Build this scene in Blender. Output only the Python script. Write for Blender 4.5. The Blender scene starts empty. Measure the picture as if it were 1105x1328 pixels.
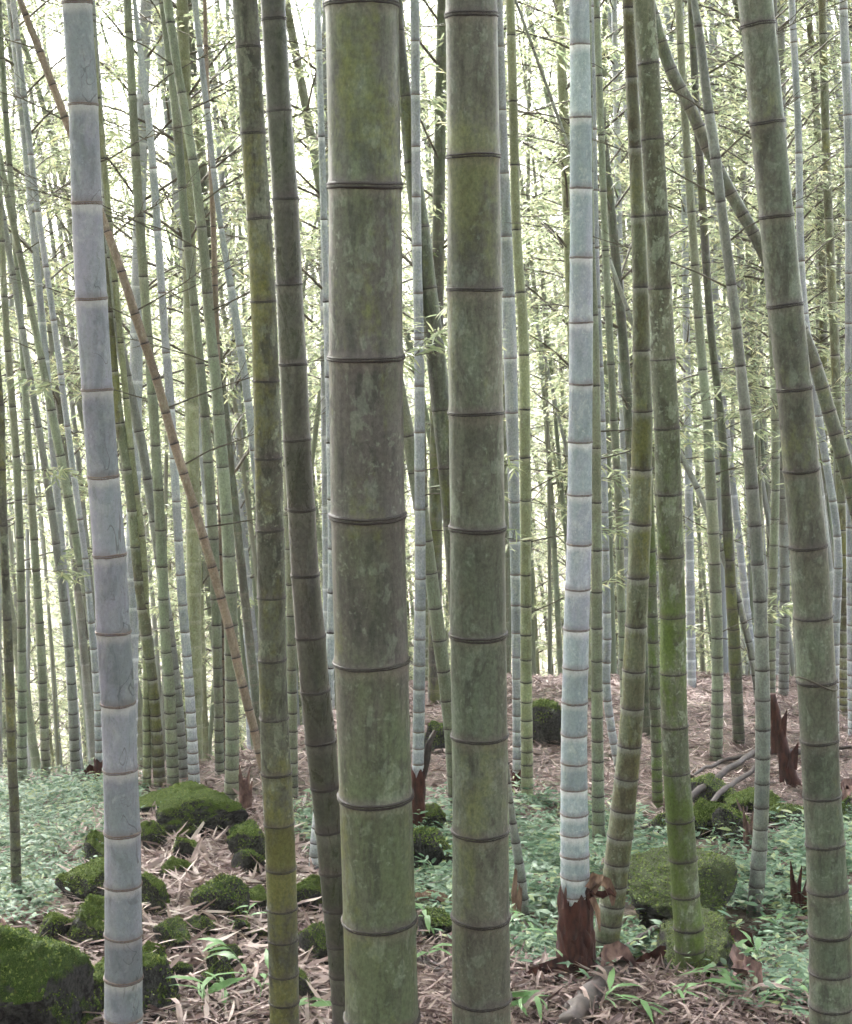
import bpy, bmesh, math, random
import numpy as np
from mathutils import Vector, Matrix, Euler, noise as mnoise

# ------------------------------------------------------------------ camera, sky, sun, exposure
F = 2100.0; W0, H0 = 1105.0, 1328.0            # focal length and size of the photograph in its own pixels
PITCH = math.radians(6.6)
CAM = np.array((0.0, 0.0, 1.6))
scn = bpy.context.scene
COL = scn.collection
cam_data = bpy.data.cameras.new('camera')
cam = bpy.data.objects.new('camera', cam_data); COL.objects.link(cam)
cam.location = CAM; cam.rotation_euler = (math.pi/2 - PITCH, 0, 0)
cam_data.sensor_fit = 'VERTICAL'; cam_data.sensor_height = 24.0; cam_data.lens = 24.0*F/H0
cam_data.clip_start = 0.05; cam_data.clip_end = 2000.0
scn.camera = cam

SUN_EL, SUN_AZ = math.radians(42), math.radians(-25)      # azimuth from +Y towards +X
world = bpy.data.worlds.new('World'); scn.world = world; world.use_nodes = True
wn = world.node_tree.nodes; wl = world.node_tree.links
bg = wn['Background']
sky = wn.new('ShaderNodeTexSky'); sky.sky_type = 'NISHITA'; sky.sun_disc = False
sky.sun_elevation = SUN_EL; sky.sun_rotation = SUN_AZ
sky.air_density = 1.0; sky.dust_density = 4.0; sky.ozone_density = 1.0
hs = wn.new('ShaderNodeHueSaturation'); hs.inputs['Saturation'].default_value = 0.38
wl.new(sky.outputs[0], hs.inputs['Color']); wl.new(hs.outputs[0], bg.inputs[0])
bg.inputs[1].default_value = 0.15
sun_data = bpy.data.lights.new('sun', 'SUN'); sun_data.energy = 5.0; sun_data.angle = math.radians(8)
sun_data.color = (1.0, 0.98, 0.955)
sun = bpy.data.objects.new('sun', sun_data); COL.objects.link(sun)
sd = Vector((math.sin(SUN_AZ)*math.cos(SUN_EL), math.cos(SUN_AZ)*math.cos(SUN_EL), math.sin(SUN_EL)))
sun.rotation_euler = sd.to_track_quat('Z', 'Y').to_euler(); sun.location = (0, 0, 30)
scn.view_settings.view_transform = 'Standard'; scn.view_settings.look = 'None'
scn.view_settings.gamma = 1.0; scn.view_settings.use_curve_mapping = False
scn.view_settings.exposure = 2.86
scn.render.engine = 'CYCLES'
cy = scn.cycles
cy.max_bounces = 5; cy.diffuse_bounces = 3; cy.glossy_bounces = 1; cy.transmission_bounces = 3
cy.use_adaptive_sampling = True; cy.adaptive_threshold = 0.05; cy.adaptive_min_samples = 12
cy.volume_bounces = 1; cy.use_denoising = True; cy.caustics_reflective = False; cy.caustics_refractive = False

NBACK = 120; HAZE = 0.0010
rng = np.random.default_rng(7); random.seed(7)

# ------------------------------------------------------------------ pixel to place
cp, sp = math.cos(PITCH), math.sin(PITCH)
FW, RT, UP = np.array((0, cp, -sp)), np.array((1.0, 0, 0)), np.array((0, sp, cp))
def ray(px, py): return FW + RT*(px-W0/2)/F + UP*(H0/2-py)/F
def sstep(a, b, x):
    t = np.clip((np.asarray(x, float)-a)/(b-a), 0, 1); return t*t*(3-2*t)
def gz(x, y):                                   # height of the hillside
    x = np.asarray(x, float); y = np.asarray(y, float)
    t = sstep(-1.7, 0.2, x)
    dd = np.where(y > 42, 42+(y-42)*0.12, y); dd = np.where(dd < -20, -20, dd)
    d0 = 7+4*t; k = 0.029-0.0145*t; sm = 0.38-0.04*t
    u = np.maximum(0, dd-d0); uc = (sm-0.1)/(2*k)
    z = -0.1*dd - k*np.minimum(u, uc)**2 - (sm-0.1)*np.maximum(0, u-uc)
    near = 1-sstep(30, 60, np.abs(y)+np.abs(x))
    z = z + near*(0.022*np.sin(x*3.1+y*1.3)+0.018*np.sin(x*1.7-y*4.1+1)+0.012*np.sin(x*7.3+2)*np.sin(y*6.1))
    z = z + 0.13*np.exp(-((x+0.95)/0.55)**2-((y-6.2)/1.1)**2)      # the mound under the stone heap
    return z
def ground(px, py):
    d = ray(px, py); t = 2.0
    for _ in range(4000):
        p = CAM+d*t
        if p[2] < gz(p[0], p[1]): break
        t += 0.02
    return p, t
def depth_of(p): return float(np.dot(np.asarray(p)-CAM, FW))

# ------------------------------------------------------------------ helpers
def mesh_from(name, verts, faces, mat=None, smooth=True):
    me = bpy.data.meshes.new(name); me.from_pydata([tuple(v) for v in verts], [], faces)
    if mat: me.materials.append(mat)
    if smooth: me.polygons.foreach_set('use_smooth', [True]*len(me.polygons))
    me.update(); return me
def mesh_np(name, V, polys, mat=None, smooth=False):
    """polys: list of (n,k) index arrays"""
    me = bpy.data.meshes.new(name)
    me.vertices.add(len(V)); me.vertices.foreach_set('co', np.ascontiguousarray(V, np.float32).ravel())
    nl = sum(p.size for p in polys); npoly = sum(len(p) for p in polys)
    me.loops.add(nl); me.polygons.add(npoly)
    me.loops.foreach_set('vertex_index', np.concatenate([p.ravel() for p in polys]).astype(np.int32))
    tot = np.concatenate([np.full(len(p), p.shape[1], np.int32) for p in polys])
    st = np.concatenate(([0], np.cumsum(tot)[:-1])).astype(np.int32)
    me.polygons.foreach_set('loop_start', st)
    try: me.polygons.foreach_set('loop_total', tot)
    except Exception: pass
    if mat: me.materials.append(mat)
    if smooth: me.polygons.foreach_set('use_smooth', np.ones(npoly, bool))
    me.update(calc_edges=True); me.validate(); return me
def link(name, data, parent=None, loc=None, rot=None, scale=None):
    o = bpy.data.objects.new(name, data); COL.objects.link(o)
    if parent: o.parent = parent
    if loc is not None: o.location = [float(v) for v in loc]
    if rot is not None: o.rotation_euler = rot
    if scale is not None: o.scale = scale if hasattr(scale, '__len__') else (scale,)*3
    return o
def tag(o, label=None, cat=None, group=None, kind=None):
    if label: o['label'] = label
    if cat: o['category'] = cat
    if group: o['group'] = group
    if kind: o['kind'] = kind
    return o
def unit(v): v = np.asarray(v, float); return v/(np.linalg.norm(v, axis=-1, keepdims=True)+1e-12)
def tube(pts, radii, n=8, cap=True):
    """verts, faces of a tapering tube along pts"""
    pts = np.asarray(pts, float); m = len(pts)
    T = unit(np.gradient(pts, axis=0))
    ref = np.array((0, 1.0, 0)) if abs(T[0][1]) < 0.8 else np.array((1.0, 0, 0))
    V = []; Fc = []
    for i in range(m):
        a = unit(np.cross(ref, T[i])); b = np.cross(T[i], a)
        for j in range(n):
            th = 2*math.pi*j/n; V.append(pts[i]+radii[i]*(math.cos(th)*a+math.sin(th)*b))
    for i in range(m-1):
        for j in range(n):
            k = (j+1) % n; Fc.append((i*n+j, i*n+k, (i+1)*n+k, (i+1)*n+j))
    if cap: Fc.append(tuple(range(n-1, -1, -1))); Fc.append(tuple((m-1)*n+j for j in range(n)))
    return V, Fc
class Acc:
    def __init__(s): s.V = []; s.F = []
    def add(s, vf):
        o = len(s.V); s.V += list(vf[0]); s.F += [tuple(i+o for i in f) for f in vf[1]]
    def mesh(s, name, mat, smooth=True): return mesh_from(name, s.V, s.F, mat, smooth)

# ------------------------------------------------------------------ materials
class NT:
    def __init__(s, name):
        s.m = bpy.data.materials.new(name); s.m.use_nodes = True
        s.n = s.m.node_tree.nodes; s.l = s.m.node_tree.links
        s.b = s.n['Principled BSDF']; s.out = s.n['Material Output']
    def new(s, t, **kw):
        n = s.n.new(t)
        for k, v in kw.items(): setattr(n, k, v)
        return n
    def put(s, sock, v):
        if isinstance(v, bpy.types.NodeSocket): s.l.new(v, sock)
        elif isinstance(v, tuple) and len(v) == 3 and sock.type == 'RGBA': sock.default_value = (*v, 1)
        else: sock.default_value = v
    def math(s, op, a, b=0.0, c=0.0):
        n = s.new('ShaderNodeMath', operation=op)
        for i, v in enumerate((a, b, c)): s.put(n.inputs[i], v)
        return n.outputs[0]
    def mix(s, f, a, b, mode='MIX'):
        n = s.new('ShaderNodeMix', data_type='RGBA', blend_type=mode)
        s.put(n.inputs[0], f); s.put(n.inputs[6], a); s.put(n.inputs[7], b); return n.outputs[2]
    def noise(s, vec, scale, detail=4, rough=0.55, dist=0.0):
        n = s.new('ShaderNodeTexNoise'); s.l.new(vec, n.inputs['Vector'])
        n.inputs['Scale'].default_value = scale; n.inputs['Detail'].default_value = detail
        n.inputs['Roughness'].default_value = rough; n.inputs['Distortion'].default_value = dist
        return n.outputs['Fac']
    def ramp(s, f, a, b, lo=0.0, hi=1.0):
        n = s.new('ShaderNodeMapRange', interpolation_type='SMOOTHSTEP'); s.put(n.inputs[0], f)
        for i, v in zip((1, 2, 3, 4), (a, b, lo, hi)): n.inputs[i].default_value = v
        return n.outputs[0]
    def mapping(s, vec, scale, loc=None):
        n = s.new('ShaderNodeMapping'); s.l.new(vec, n.inputs[0]); n.inputs['Scale'].default_value = scale
        if loc is not None: s.l.new(loc, n.inputs['Location'])
        return n.outputs[0]
    def bump(s, h, strength, dist=0.01):
        n = s.new('ShaderNodeBump'); n.inputs['Strength'].default_value = strength
        n.inputs['Distance'].default_value = dist; s.l.new(h, n.inputs['Height']); s.l.new(n.outputs[0], s.b.inputs['Normal'])

def culm_mat(name, base, alt, dark, spot=(.45, .47, .40), spot_amt=.5, moss=None, moss_amt=0., powder=(.55, .56, .58),
             powder_amt=.5, stain=(.075, .055, .06), rough=.5, squiggle=0., blotch=.5, streak=.25, grain=.26, moss_h=None):
    t = NT(name)
    tc = t.new('ShaderNodeTexCoord'); oi = t.new('ShaderNodeObjectInfo')
    off = t.new('ShaderNodeCombineXYZ'); k = t.math('MULTIPLY', oi.outputs['Random'], 57.0)
    for i in range(3): t.l.new(k, off.inputs[i])
    P = t.mapping(tc.outputs['Object'], (1, 1, 1), off.outputs[0])
    Pv = t.mapping(P, (1, 1, .33)); Pl = t.mapping(P, (1, 1, .07))
    n0 = t.noise(t.mapping(P, (1, 1, .25)), 3.2, 3, .5); n1 = t.noise(Pv, 9, 6, .65, .4)
    c = t.mix(t.ramp(t.math('ADD', t.math('MULTIPLY', n0, .55), t.math('MULTIPLY', n1, .45)), .40, .60), base, alt)
    n2 = t.noise(Pv, 20, 7, .7, .8); c = t.mix(t.math('MULTIPLY', t.ramp(n2, .51, .61), blotch), c, dark)
    n6 = t.noise(t.mapping(P, (1, 1, .6)), 26, 4, .6, .3); c = t.mix(t.math('MULTIPLY', t.ramp(n6, .55, .61), spot_amt*.6), c, spot)
    n3 = t.noise(Pl, 70, 3, .6); c = t.mix(t.math('MULTIPLY', t.ramp(n3, .45, .7), streak), c, dark)
    n4 = t.noise(P, 75, 3, .6); n4b = t.noise(P, 9, 3)
    sp = t.math('MULTIPLY', t.ramp(n4, .56, .70), t.ramp(n4b, .40, .62))
    c = t.mix(t.math('MULTIPLY', sp, spot_amt), c, spot)
    if moss:
        n5 = t.noise(Pv, 5.5, 5, .65, .3); n5b = t.noise(P, 60, 2)
        mk = t.math('MULTIPLY', t.ramp(t.math('ADD', n5, t.math('MULTIPLY', n5b, .18)), .64-.3*moss_amt, .80-.3*moss_amt), .85)
        if moss_h:
            sz = t.new('ShaderNodeSeparateXYZ'); t.l.new(tc.outputs['Object'], sz.inputs[0]); mk = t.math('MULTIPLY', mk, t.ramp(t.math('ADD', sz.outputs[2], t.math('MULTIPLY', n1, .8)), moss_h[1], moss_h[0], 1., .12))
        c = t.mix(mk, c, moss)
    at = t.new('ShaderNodeAttribute'); at.attribute_name = 'nd'       # metres below the next node up
    aa = t.new('ShaderNodeAttribute'); aa.attribute_name = 'na'       # metres above the last node
    wob = t.math('MULTIPLY', t.math('SUBTRACT', t.noise(Pl, 35, 3), .5), .03)
    pb = t.ramp(t.math('ADD', at.outputs['Fac'], wob), .004, .030, 1., 0.)
    c = t.mix(t.math('MULTIPLY', pb, powder_amt), c, powder)
    db = t.ramp(t.math('ADD', aa.outputs['Fac'], wob), .002, .022, 1., 0.)
    c = t.mix(t.math('MULTIPLY', db, .55), c, stain)
    if squiggle:
        q = t.noise(t.mapping(P, (1, 1, .5)), 13, 2, .5, 1.2)
        ln = t.ramp(t.math('ABSOLUTE', t.math('SUBTRACT', q, .5)), .004, .012, 1., 0.)
        zone = t.math('MULTIPLY', t.ramp(t.noise(P, 5, 1), .42, .50), t.ramp(aa.outputs['Fac'], .14, .06, 0., 1.))
        gn = t.new('ShaderNodeSeparateXYZ'); gm = t.new('ShaderNodeNewGeometry'); t.l.new(gm.outputs['True Normal'], gn.inputs[0]); zone = t.math('MULTIPLY', zone, t.ramp(gn.outputs[0], .05, .35))
        c = t.mix(t.math('MULTIPLY', t.math('MULTIPLY', ln, zone), squiggle), c, (.10, .10, .11))
    gr = t.noise(t.mapping(P, (1, 1, .75)), 140, 4, .75); gv = t.ramp(gr, .3, .7, 1-grain, 1+grain)
    cg = t.new('ShaderNodeCombineColor'); [t.l.new(gv, cg.inputs[i]) for i in range(3)]
    c = t.mix(1.0, c, cg.outputs[0], 'MULTIPLY')
    it = t.new('ShaderNodeAttribute'); it.attribute_name = 'tone'
    c = t.mix(1.0, c, it.outputs['Color'], 'MULTIPLY')
    hs = t.new('ShaderNodeHueSaturation'); t.l.new(c, hs.inputs['Color'])
    t.put(hs.inputs['Value'], t.math('ADD', t.math('MULTIPLY', oi.outputs['Random'], .3), .85))
    t.l.new(hs.outputs[0], t.b.inputs['Base Color'])
    t.put(t.b.inputs['Roughness'], t.ramp(n2, .3, .8, rough-.08, rough+.2))
    t.b.inputs['Specular IOR Level'].default_value = .35
    t.bump(t.math('ADD', t.math('MULTIPLY', n3, .5), n4), .25, .002)
    return t.m

def leaf_mat(name, cols, trans=.45, rough=.45, hue_var=.02):
    t = NT(name)
    g = t.new('ShaderNodeNewGeometry')
    r = t.new('ShaderNodeValToRGB'); t.l.new(g.outputs['Random Per Island'], r.inputs[0])
    e = r.color_ramp.elements
    while len(e) < len(cols): e.new(0.5)
    for i, (p, c) in enumerate(cols): e[i].position = p; e[i].color = (*c, 1)
    t.l.new(r.outputs[0], t.b.inputs['Base Color']); t.b.inputs['Roughness'].default_value = rough
    t.b.inputs['Specular IOR Level'].default_value = .3
    tr = t.new('ShaderNodeBsdfTranslucent'); t.l.new(r.outputs[0], tr.inputs[0])
    mx = t.new('ShaderNodeMixShader'); mx.inputs[0].default_value = trans
    t.l.new(t.b.outputs[0], mx.inputs[1]); t.l.new(tr.outputs[0], mx.inputs[2]); t.l.new(mx.outputs[0], t.out.inputs[0])
    return t.m

M = {}
M['main'] = culm_mat('culm_grey_green', (.090, .108, .064), (.086, .077, .074), (.034, .034, .032), spot=(.24, .27, .22), spot_amt=.45, powder=(.20, .17, .15), powder_amt=.35, streak=.4, moss=(.12, .13, .045), moss_amt=.12, rough=.42)
M['second'] = culm_mat('culm_sage', (.116, .144, .104), (.108, .106, .086), (.043, .041, .035), spot=(.27, .31, .26), spot_amt=.4, powder=(.22, .18, .16), powder_amt=.3, streak=.35, moss=(.15, .16, .075), moss_amt=.08, rough=.45)
M['white'] = culm_mat('culm_powdery', (.28, .265, .34), (.21, .235, .265), (.12, .14, .15), spot=(.5, .52, .53), spot_amt=.25, powder=(.56, .53, .54), powder_amt=.55, grain=.10, stain=(.14, .11, .12), rough=.6, squiggle=.75, blotch=.40, streak=.12)
M['white2'] = culm_mat('culm_chalky', (.335, .335, .425), (.275, .325, .36), (.16, .20, .215), spot=(.6, .62, .63), spot_amt=.4, powder=(.66, .65, .66), powder_amt=.6, grain=.14, stain=(.16, .13, .14), rough=.62, blotch=.35, streak=.12)
M['blue'] = culm_mat('culm_pale_blue', (.33, .335, .385), (.27, .30, .32), (.17, .195, .205), powder=(.6, .62, .65), powder_amt=.7, rough=.6, blotch=.3)
M['brown'] = culm_mat('culm_dark_smooth', (.085, .078, .072), (.072, .078, .055), (.042, .036, .037), spot=(.2, .21, .17), spot_amt=.12, powder=(.20, .19, .17), powder_amt=.25, rough=.30, blotch=.35)
M['olive'] = culm_mat('culm_mossy_olive', (.118, .122, .092), (.086, .082, .066), (.036, .033, .028), spot=(.33, .36, .27), spot_amt=.5, moss=(.15, .145, .045), moss_amt=.22, powder=(.15, .13, .1), powder_amt=.2, rough=.6, blotch=.7)
M['mossy'] = culm_mat('culm_green_moss', (.135, .145, .105), (.105, .10, .075), (.045, .042, .033), spot=(.32, .36, .29), spot_amt=.8, moss_h=(2.4, 1.5), moss=(.085, .125, .025), moss_amt=.48, powder=(.2, .19, .15), powder_amt=.2, rough=.65, blotch=.6)
M['blotchy'] = culm_mat('culm_brown_blotched', (.165, .185, .125), (.115, .10, .06), (.055, .045, .03), spot=(.34, .38, .3), spot_amt=.5, moss=(.17, .17, .05), moss_amt=.15, powder=(.38, .38, .36), powder_amt=.5, rough=.55, blotch=.6)
M['greengrey'] = culm_mat('culm_plain_green', (.20, .235, .17), (.175, .18, .13), (.10, .105, .08), spot=(.33, .37, .31), spot_amt=.25, powder=(.30, .30, .27), powder_amt=.4, rough=.5, blotch=.35)
M['grey'] = culm_mat('culm_plain_grey', (.24, .26, .25), (.19, .19, .17), (.12, .12, .11), powder=(.36, .36, .35), powder_amt=.4, rough=.5, blotch=.4, spot_amt=.2)
M['yellow'] = culm_mat('culm_yellow_green', (.235, .255, .15), (.195, .205, .12), (.11, .11, .07), powder=(.36, .35, .28), powder_amt=.4, blotch=.35, spot_amt=.3)
M['dead'] = culm_mat('culm_dead_tan', (.23, .175, .135), (.20, .155, .12), (.11, .08, .065), powder=(.2, .13, .1), powder_amt=.4, rough=.6, blotch=.4, spot_amt=.2)

def flat_mat(name, base, alt, scale=30, rough=.7, bumps=.3, stretch=(1, 1, 1)):
    t = NT(name); tc = t.new('ShaderNodeTexCoord'); P = t.mapping(tc.outputs['Object'], stretch)
    n = t.noise(P, scale, 5, .6)
    t.l.new(t.mix(t.ramp(n, .3, .7), base, alt), t.b.inputs['Base Color'])
    t.b.inputs['Roughness'].default_value = rough; t.bump(n, bumps, .004); return t.m
M['ring'] = flat_mat('node_scar', (.012, .008, .010), (.038, .026, .024), 60, .55)
M['ringpale'] = flat_mat('node_scar_pale', (.085, .055, .055), (.17, .125, .11), 60, .6)
M['sheath'] = flat_mat('culm_sheath_red_brown', (.024, .007, .007), (.085, .026, .020), 60, .75, 1.0, (1, 1, .22))
M['sheathpale'] = flat_mat('culm_sheath_dry', (.33, .21, .16), (.11, .06, .045), 45, .8, .8, (1, 1, .3))
M['sheathpink'] = flat_mat('culm_sheath_pink', (.25, .15, .135), (.085, .045, .045), 45, .8, .9, (1, .3, .5))
M['twig'] = flat_mat('twig', (.10, .085, .06), (.06, .05, .04), 20, .7, .2)
M['deadstick'] = flat_mat('rotten_culm', (.055, .038, .034), (.022, .015, .014), 30, .7, .4)
M['deadpale'] = flat_mat('weathered_culm', (.40, .36, .30), (.22, .19, .15), 22, .7, .4)
M['leaf'] = leaf_mat('bamboo_leaf', [(0, (.20, .25, .15)), (.35, (.34, .40, .24)), (.75, (.46, .50, .31)), (1, (.58, .55, .33))], .58)
M['cover'] = leaf_mat('ground_grass_leaf', [(0, (.045, .09, .05)), (.35, (.105, .18, .11)), (.75, (.165, .26, .17)), (1, (.26, .30, .13))], .35, .5)
M['plant'] = leaf_mat('seedling_leaf', [(0, (.10, .20, .07)), (.6, (.16, .28, .12)), (1, (.22, .30, .08))], .35, .4)
M['farculm'] = leaf_mat('far_culm', [(0, (.13, .16, .11)), (.4, (.18, .21, .15)), (.7, (.19, .19, .15)), (1, (.27, .29, .31))], .0, .6)
M['litter'] = leaf_mat('dry_litter', [(0, (.08, .048, .046)), (.3, (.19, .128, .12)), (.7, (.35, .27, .255)), (1, (.52, .44, .415))], .15, .7)
M['darklitter'] = leaf_mat('brown_litter', [(0, (.055, .032, .032)), (.4, (.12, .077, .072)), (.8, (.21, .15, .138)), (1, (.32, .255, .23))], .12, .7)

def ground_mat():
    t = NT('forest_soil'); tc = t.new('ShaderNodeTexCoord'); P = tc.outputs['Object']
    n = t.noise(P, 5, 6, .65); n2 = t.noise(P, 38, 5, .7); n3 = t.noise(P, .9, 3)
    c = t.mix(t.ramp(n2, .35, .68), (.030, .020, .017), (.13, .09, .07))
    c = t.mix(t.math('MULTIPLY', t.ramp(n, .5, .66), .6), c, (.07, .085, .035))
    c = t.mix(t.math('MULTIPLY', t.ramp(n3, .45, .6), .35), c, (.10, .065, .05))
    t.l.new(c, t.b.inputs['Base Color']); t.b.inputs['Roughness'].default_value = .9
    t.bump(t.math('ADD', n2, n), .8, .03); return t.m
M['ground'] = ground_mat()
def rock_mat(name, mossc, moss2, amt):
    t = NT(name); tc = t.new('ShaderNodeTexCoord'); oi = t.new('ShaderNodeObjectInfo')
    k = t.math('MULTIPLY', oi.outputs['Random'], 31.0); off = t.new('ShaderNodeCombineXYZ')
    for i in range(3): t.l.new(k, off.inputs[i])
    P = t.mapping(tc.outputs['Object'], (1, 1, 1), off.outputs[0])
    n = t.noise(P, 14, 6, .7); n2 = t.noise(P, 90, 4, .7); n3 = t.noise(P, 5, 4, .6)
    rock = t.mix(t.ramp(n, .35, .65), (.022, .020, .022), (.085, .08, .08))
    g = t.new('ShaderNodeNewGeometry'); sx = t.new('ShaderNodeSeparateXYZ'); t.l.new(g.outputs['Normal'], sx.inputs[0])
    k2 = t.math('ADD', t.math('MULTIPLY', sx.outputs[2], .55), t.math('ADD', t.math('MULTIPLY', n3, .75), t.math('MULTIPLY', n2, .22)))
    mk = t.ramp(k2, .80-amt, 1.0-amt)
    ms = t.mix(t.ramp(n2, .36, .66), mossc, moss2)
    ms = t.mix(t.math('MULTIPLY', t.ramp(n, .55, .7), .5), ms, (.14, .13, .04))
    t.l.new(t.mix(mk, rock, ms), t.b.inputs['Base Color']); t.b.inputs['Roughness'].default_value = .9
    t.b.inputs['Specular IOR Level'].default_value = .2
    t.bump(t.math('ADD', t.math('MULTIPLY', n2, t.math('ADD', mk, .4)), n), .9, .02); return t.m
M['rock'] = rock_mat('mossy_stone', (.035, .065, .012), (.15, .20, .045), .10)
M['rockdark'] = rock_mat('damp_stone', (.03, .055, .015), (.09, .14, .04), -.04)
M['boulder'] = rock_mat('pale_moss_boulder', (.05, .065, .032), (.12, .14, .07), .16)
M['slope'] = rock_mat('moss_sheet_boulder', (.03, .06, .014), (.11, .16, .04), .30)
M['moss'] = leaf_mat('moss_tuft', [(0, (.045, .075, .015)), (.5, (.10, .15, .03)), (1, (.20, .24, .06))], .2, .8)

# ------------------------------------------------------------------ ground
def build_ground():
    ds = np.concatenate((np.arange(-16, 3.5, .8), np.arange(3.5, 14, .075), np.arange(14, 44, .8), [46, 50, 56, 65, 80, 110, 160, 240, 340]))
    xs = np.concatenate((-np.array([340, 240, 160, 100, 60, 40, 28, 20, 15, 11, 8, 6.5, 5.5]), np.arange(-4.8, 4.8, .075), np.array([5.5, 6.5, 8, 11, 15, 20, 28, 40, 60, 100, 160, 240, 340])))
    X, Y = np.meshgrid(xs, ds); Z = gz(X, Y)
    Z = Z+np.where((np.abs(X) < 4.8) & (Y > 3.5) & (Y < 14), .012*rng.standard_normal(X.shape), 0)
    nx = len(xs); V = np.stack((X.ravel(), Y.ravel(), Z.ravel()), 1)
    i, j = np.meshgrid(np.arange(len(ds)-1), np.arange(nx-1), indexing='ij'); a = (i*nx+j).ravel()
    q = np.stack((a, a+1, a+nx+1, a+nx), 1)
    return tag(link('ground', mesh_np('ground', V, [q], M['ground'], True)), kind='structure')
GROUND = build_ground()

# ------------------------------------------------------------------ leaves
def leaves2(P, D, N, L, Wd):
    """small leaves, two triangles each: base, left, right, tip with a droop"""
    S = unit(np.cross(D, N)); N2 = np.cross(S, D); n = len(P)
    L = L[:, None]; Wd = Wd[:, None]
    V = np.stack((P, P+D*L*.4+S*Wd*.5+N2*L*.04, P+D*L*.4-S*Wd*.5+N2*L*.04, P+D*L-N2*L*.10), 1).reshape(-1, 3)
    b = np.arange(n)*4
    return V, [np.concatenate((np.stack((b, b+2, b+1), 1), np.stack((b+1, b+2, b+3), 1)))]
def leaves4(P, D, N, L, Wd, bend=.18):
    S = unit(np.cross(D, N)); N2 = np.cross(S, D); n = len(P); L = L[:, None]; Wd = Wd[:, None]
    bd = np.asarray(bend).reshape(-1, 1) if np.ndim(bend) else bend
    def pt(u, w, lift): return P+D*L*u+S*Wd*w-N2*L*bd*u*u+N2*L*lift
    V = np.stack((P, pt(.28, .45, .012), pt(.28, -.45, .012), pt(.65, .38, .01), pt(.65, -.38, .01), pt(1, 0, 0)), 1).reshape(-1, 3)
    b = np.arange(n)*6
    t = np.concatenate((np.stack((b, b+2, b+1), 1), np.stack((b+3, b+4, b+5), 1))); q = np.stack((b+1, b+2, b+4, b+3), 1)
    return V, [t, q]

# ------------------------------------------------------------------ bamboo
def hermite(t, ts, ys):
    ts = np.asarray(ts, float); ys = np.asarray(ys, float); m = np.gradient(ys, ts)
    i = np.clip(np.searchsorted(ts, t)-1, 0, len(ts)-2); h = ts[i+1]-ts[i]; u = np.clip((t-ts[i])/h, 0, 1)
    return (2*u**3-3*u**2+1)*ys[i]+(u**3-2*u**2+u)*h*m[i]+(-2*u**3+3*u**2)*ys[i+1]+(u**3-u**2)*h*m[i+1]
def culm_mesh(name, path, rad, z0, z1, nodes, mat, n=32, detail=True, seed=0):
    """path(z)->(k,3), rad(z)->(k,), nodes = heights"""
    r = np.random.default_rng(seed); nodes = np.array(sorted(nodes))
    zs = []
    for a, b in zip(np.concatenate(([z0], nodes)), np.concatenate((nodes, [z1]))):
        L = b-a
        if L < .01: continue
        k = max(2, int(L/.12)) if detail else 1
        zs += list(a+L*np.arange(1, k+1)/(k+1)) if detail else [a+.5*L]
    sc = (1.0 if detail else 2.0)
    for q in nodes:
        for o in ((-.016, -.006, -.002, .002, .006, .016) if detail else (-.02, 0, .02)): zs.append(q+o*sc if detail else q+o)
    zs += [z0, z1]; zs = np.unique(np.clip(np.array(zs), z0, z1)); zs = zs[np.concatenate(([True], np.diff(zs) > 1e-4))]
    P = path(zs); T = unit(path(zs+.02)-path(zs-.02)); R = rad(zs)
    dn = np.min(np.abs(zs[:, None]-nodes[None]), 1) if len(nodes) else np.full(len(zs), 1.)
    amp = .045 if detail else .10
    R = R*(1+amp*np.exp(-(dn/(.007 if detail else .02))**2))
    idx = np.searchsorted(nodes, zs-1e-4); ext = np.concatenate((nodes, [1e9]))
    nd = ext[np.clip(idx, 0, len(nodes))]-zs; exb = np.concatenate(([-1e9], nodes)); na = zs-exb[np.clip(idx, 0, len(nodes))]
    tone = 1+.11*r.standard_normal(len(nodes)+2); tn = np.clip(tone[idx], .8, 1.2)
    th = np.arange(n)*2*math.pi/n
    A = unit(np.cross(np.array((0, 1.0, 0)), T)); B = np.cross(T, A)
    V = (P[:, None]+R[:, None, None]*(np.cos(th)[None, :, None]*A[:, None]+np.sin(th)[None, :, None]*B[:, None])).reshape(-1, 3)
    m = len(zs); i, j = np.meshgrid(np.arange(m-1), np.arange(n), indexing='ij'); j2 = (j+1) % n
    q = np.stack((i*n+j, i*n+j2, (i+1)*n+j2, (i+1)*n+j), -1).reshape(-1, 4)
    me = mesh_np(name, V, [q], mat, True)
    for nm, v in (('nd', nd), ('na', na)):
        at = me.attributes.new(nm, 'FLOAT', 'POINT'); at.data.foreach_set('value', np.repeat(np.clip(v, -1, 1), n).astype(np.float32))
    at = me.attributes.new('tone', 'FLOAT_COLOR', 'POINT')
    at.data.foreach_set('color', np.repeat(np.stack((tn, tn, tn, np.ones_like(tn)), 1), n, axis=0).astype(np.float32).ravel())
    return me
def ring_mesh(name, mat, n=32):
    """unit node scar: radius 1, 1 high; an uneven ridge"""
    prof = [(1.0, -1.1), (1.035, -.75), (1.045, -.45), (1.012, -.1), (1.05, .3), (1.045, .6), (1.0, 1.0)]; r = random.Random(4)
    V = []; Fc = []; k = len(prof)
    for j in range(n):
        th = 2*math.pi*j/n; w = .10*math.sin(3*th+1)+.06*math.sin(7*th)+r.uniform(-.06, .06)
        for a, b in prof: V.append((a*math.cos(th), a*math.sin(th), b*(1+.10*r.uniform(-1, 1))+w))
    for j in range(n):
        for i in range(k-1): a = j*k+i; b = ((j+1) % n)*k+i; Fc.append((a, b, b+1, a+1))
    return mesh_from(name, V, Fc, mat)
RING = {'d': ring_mesh('node_ring', M['ring']), 'p': ring_mesh('node_ring', M['ringpale'])}

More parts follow.
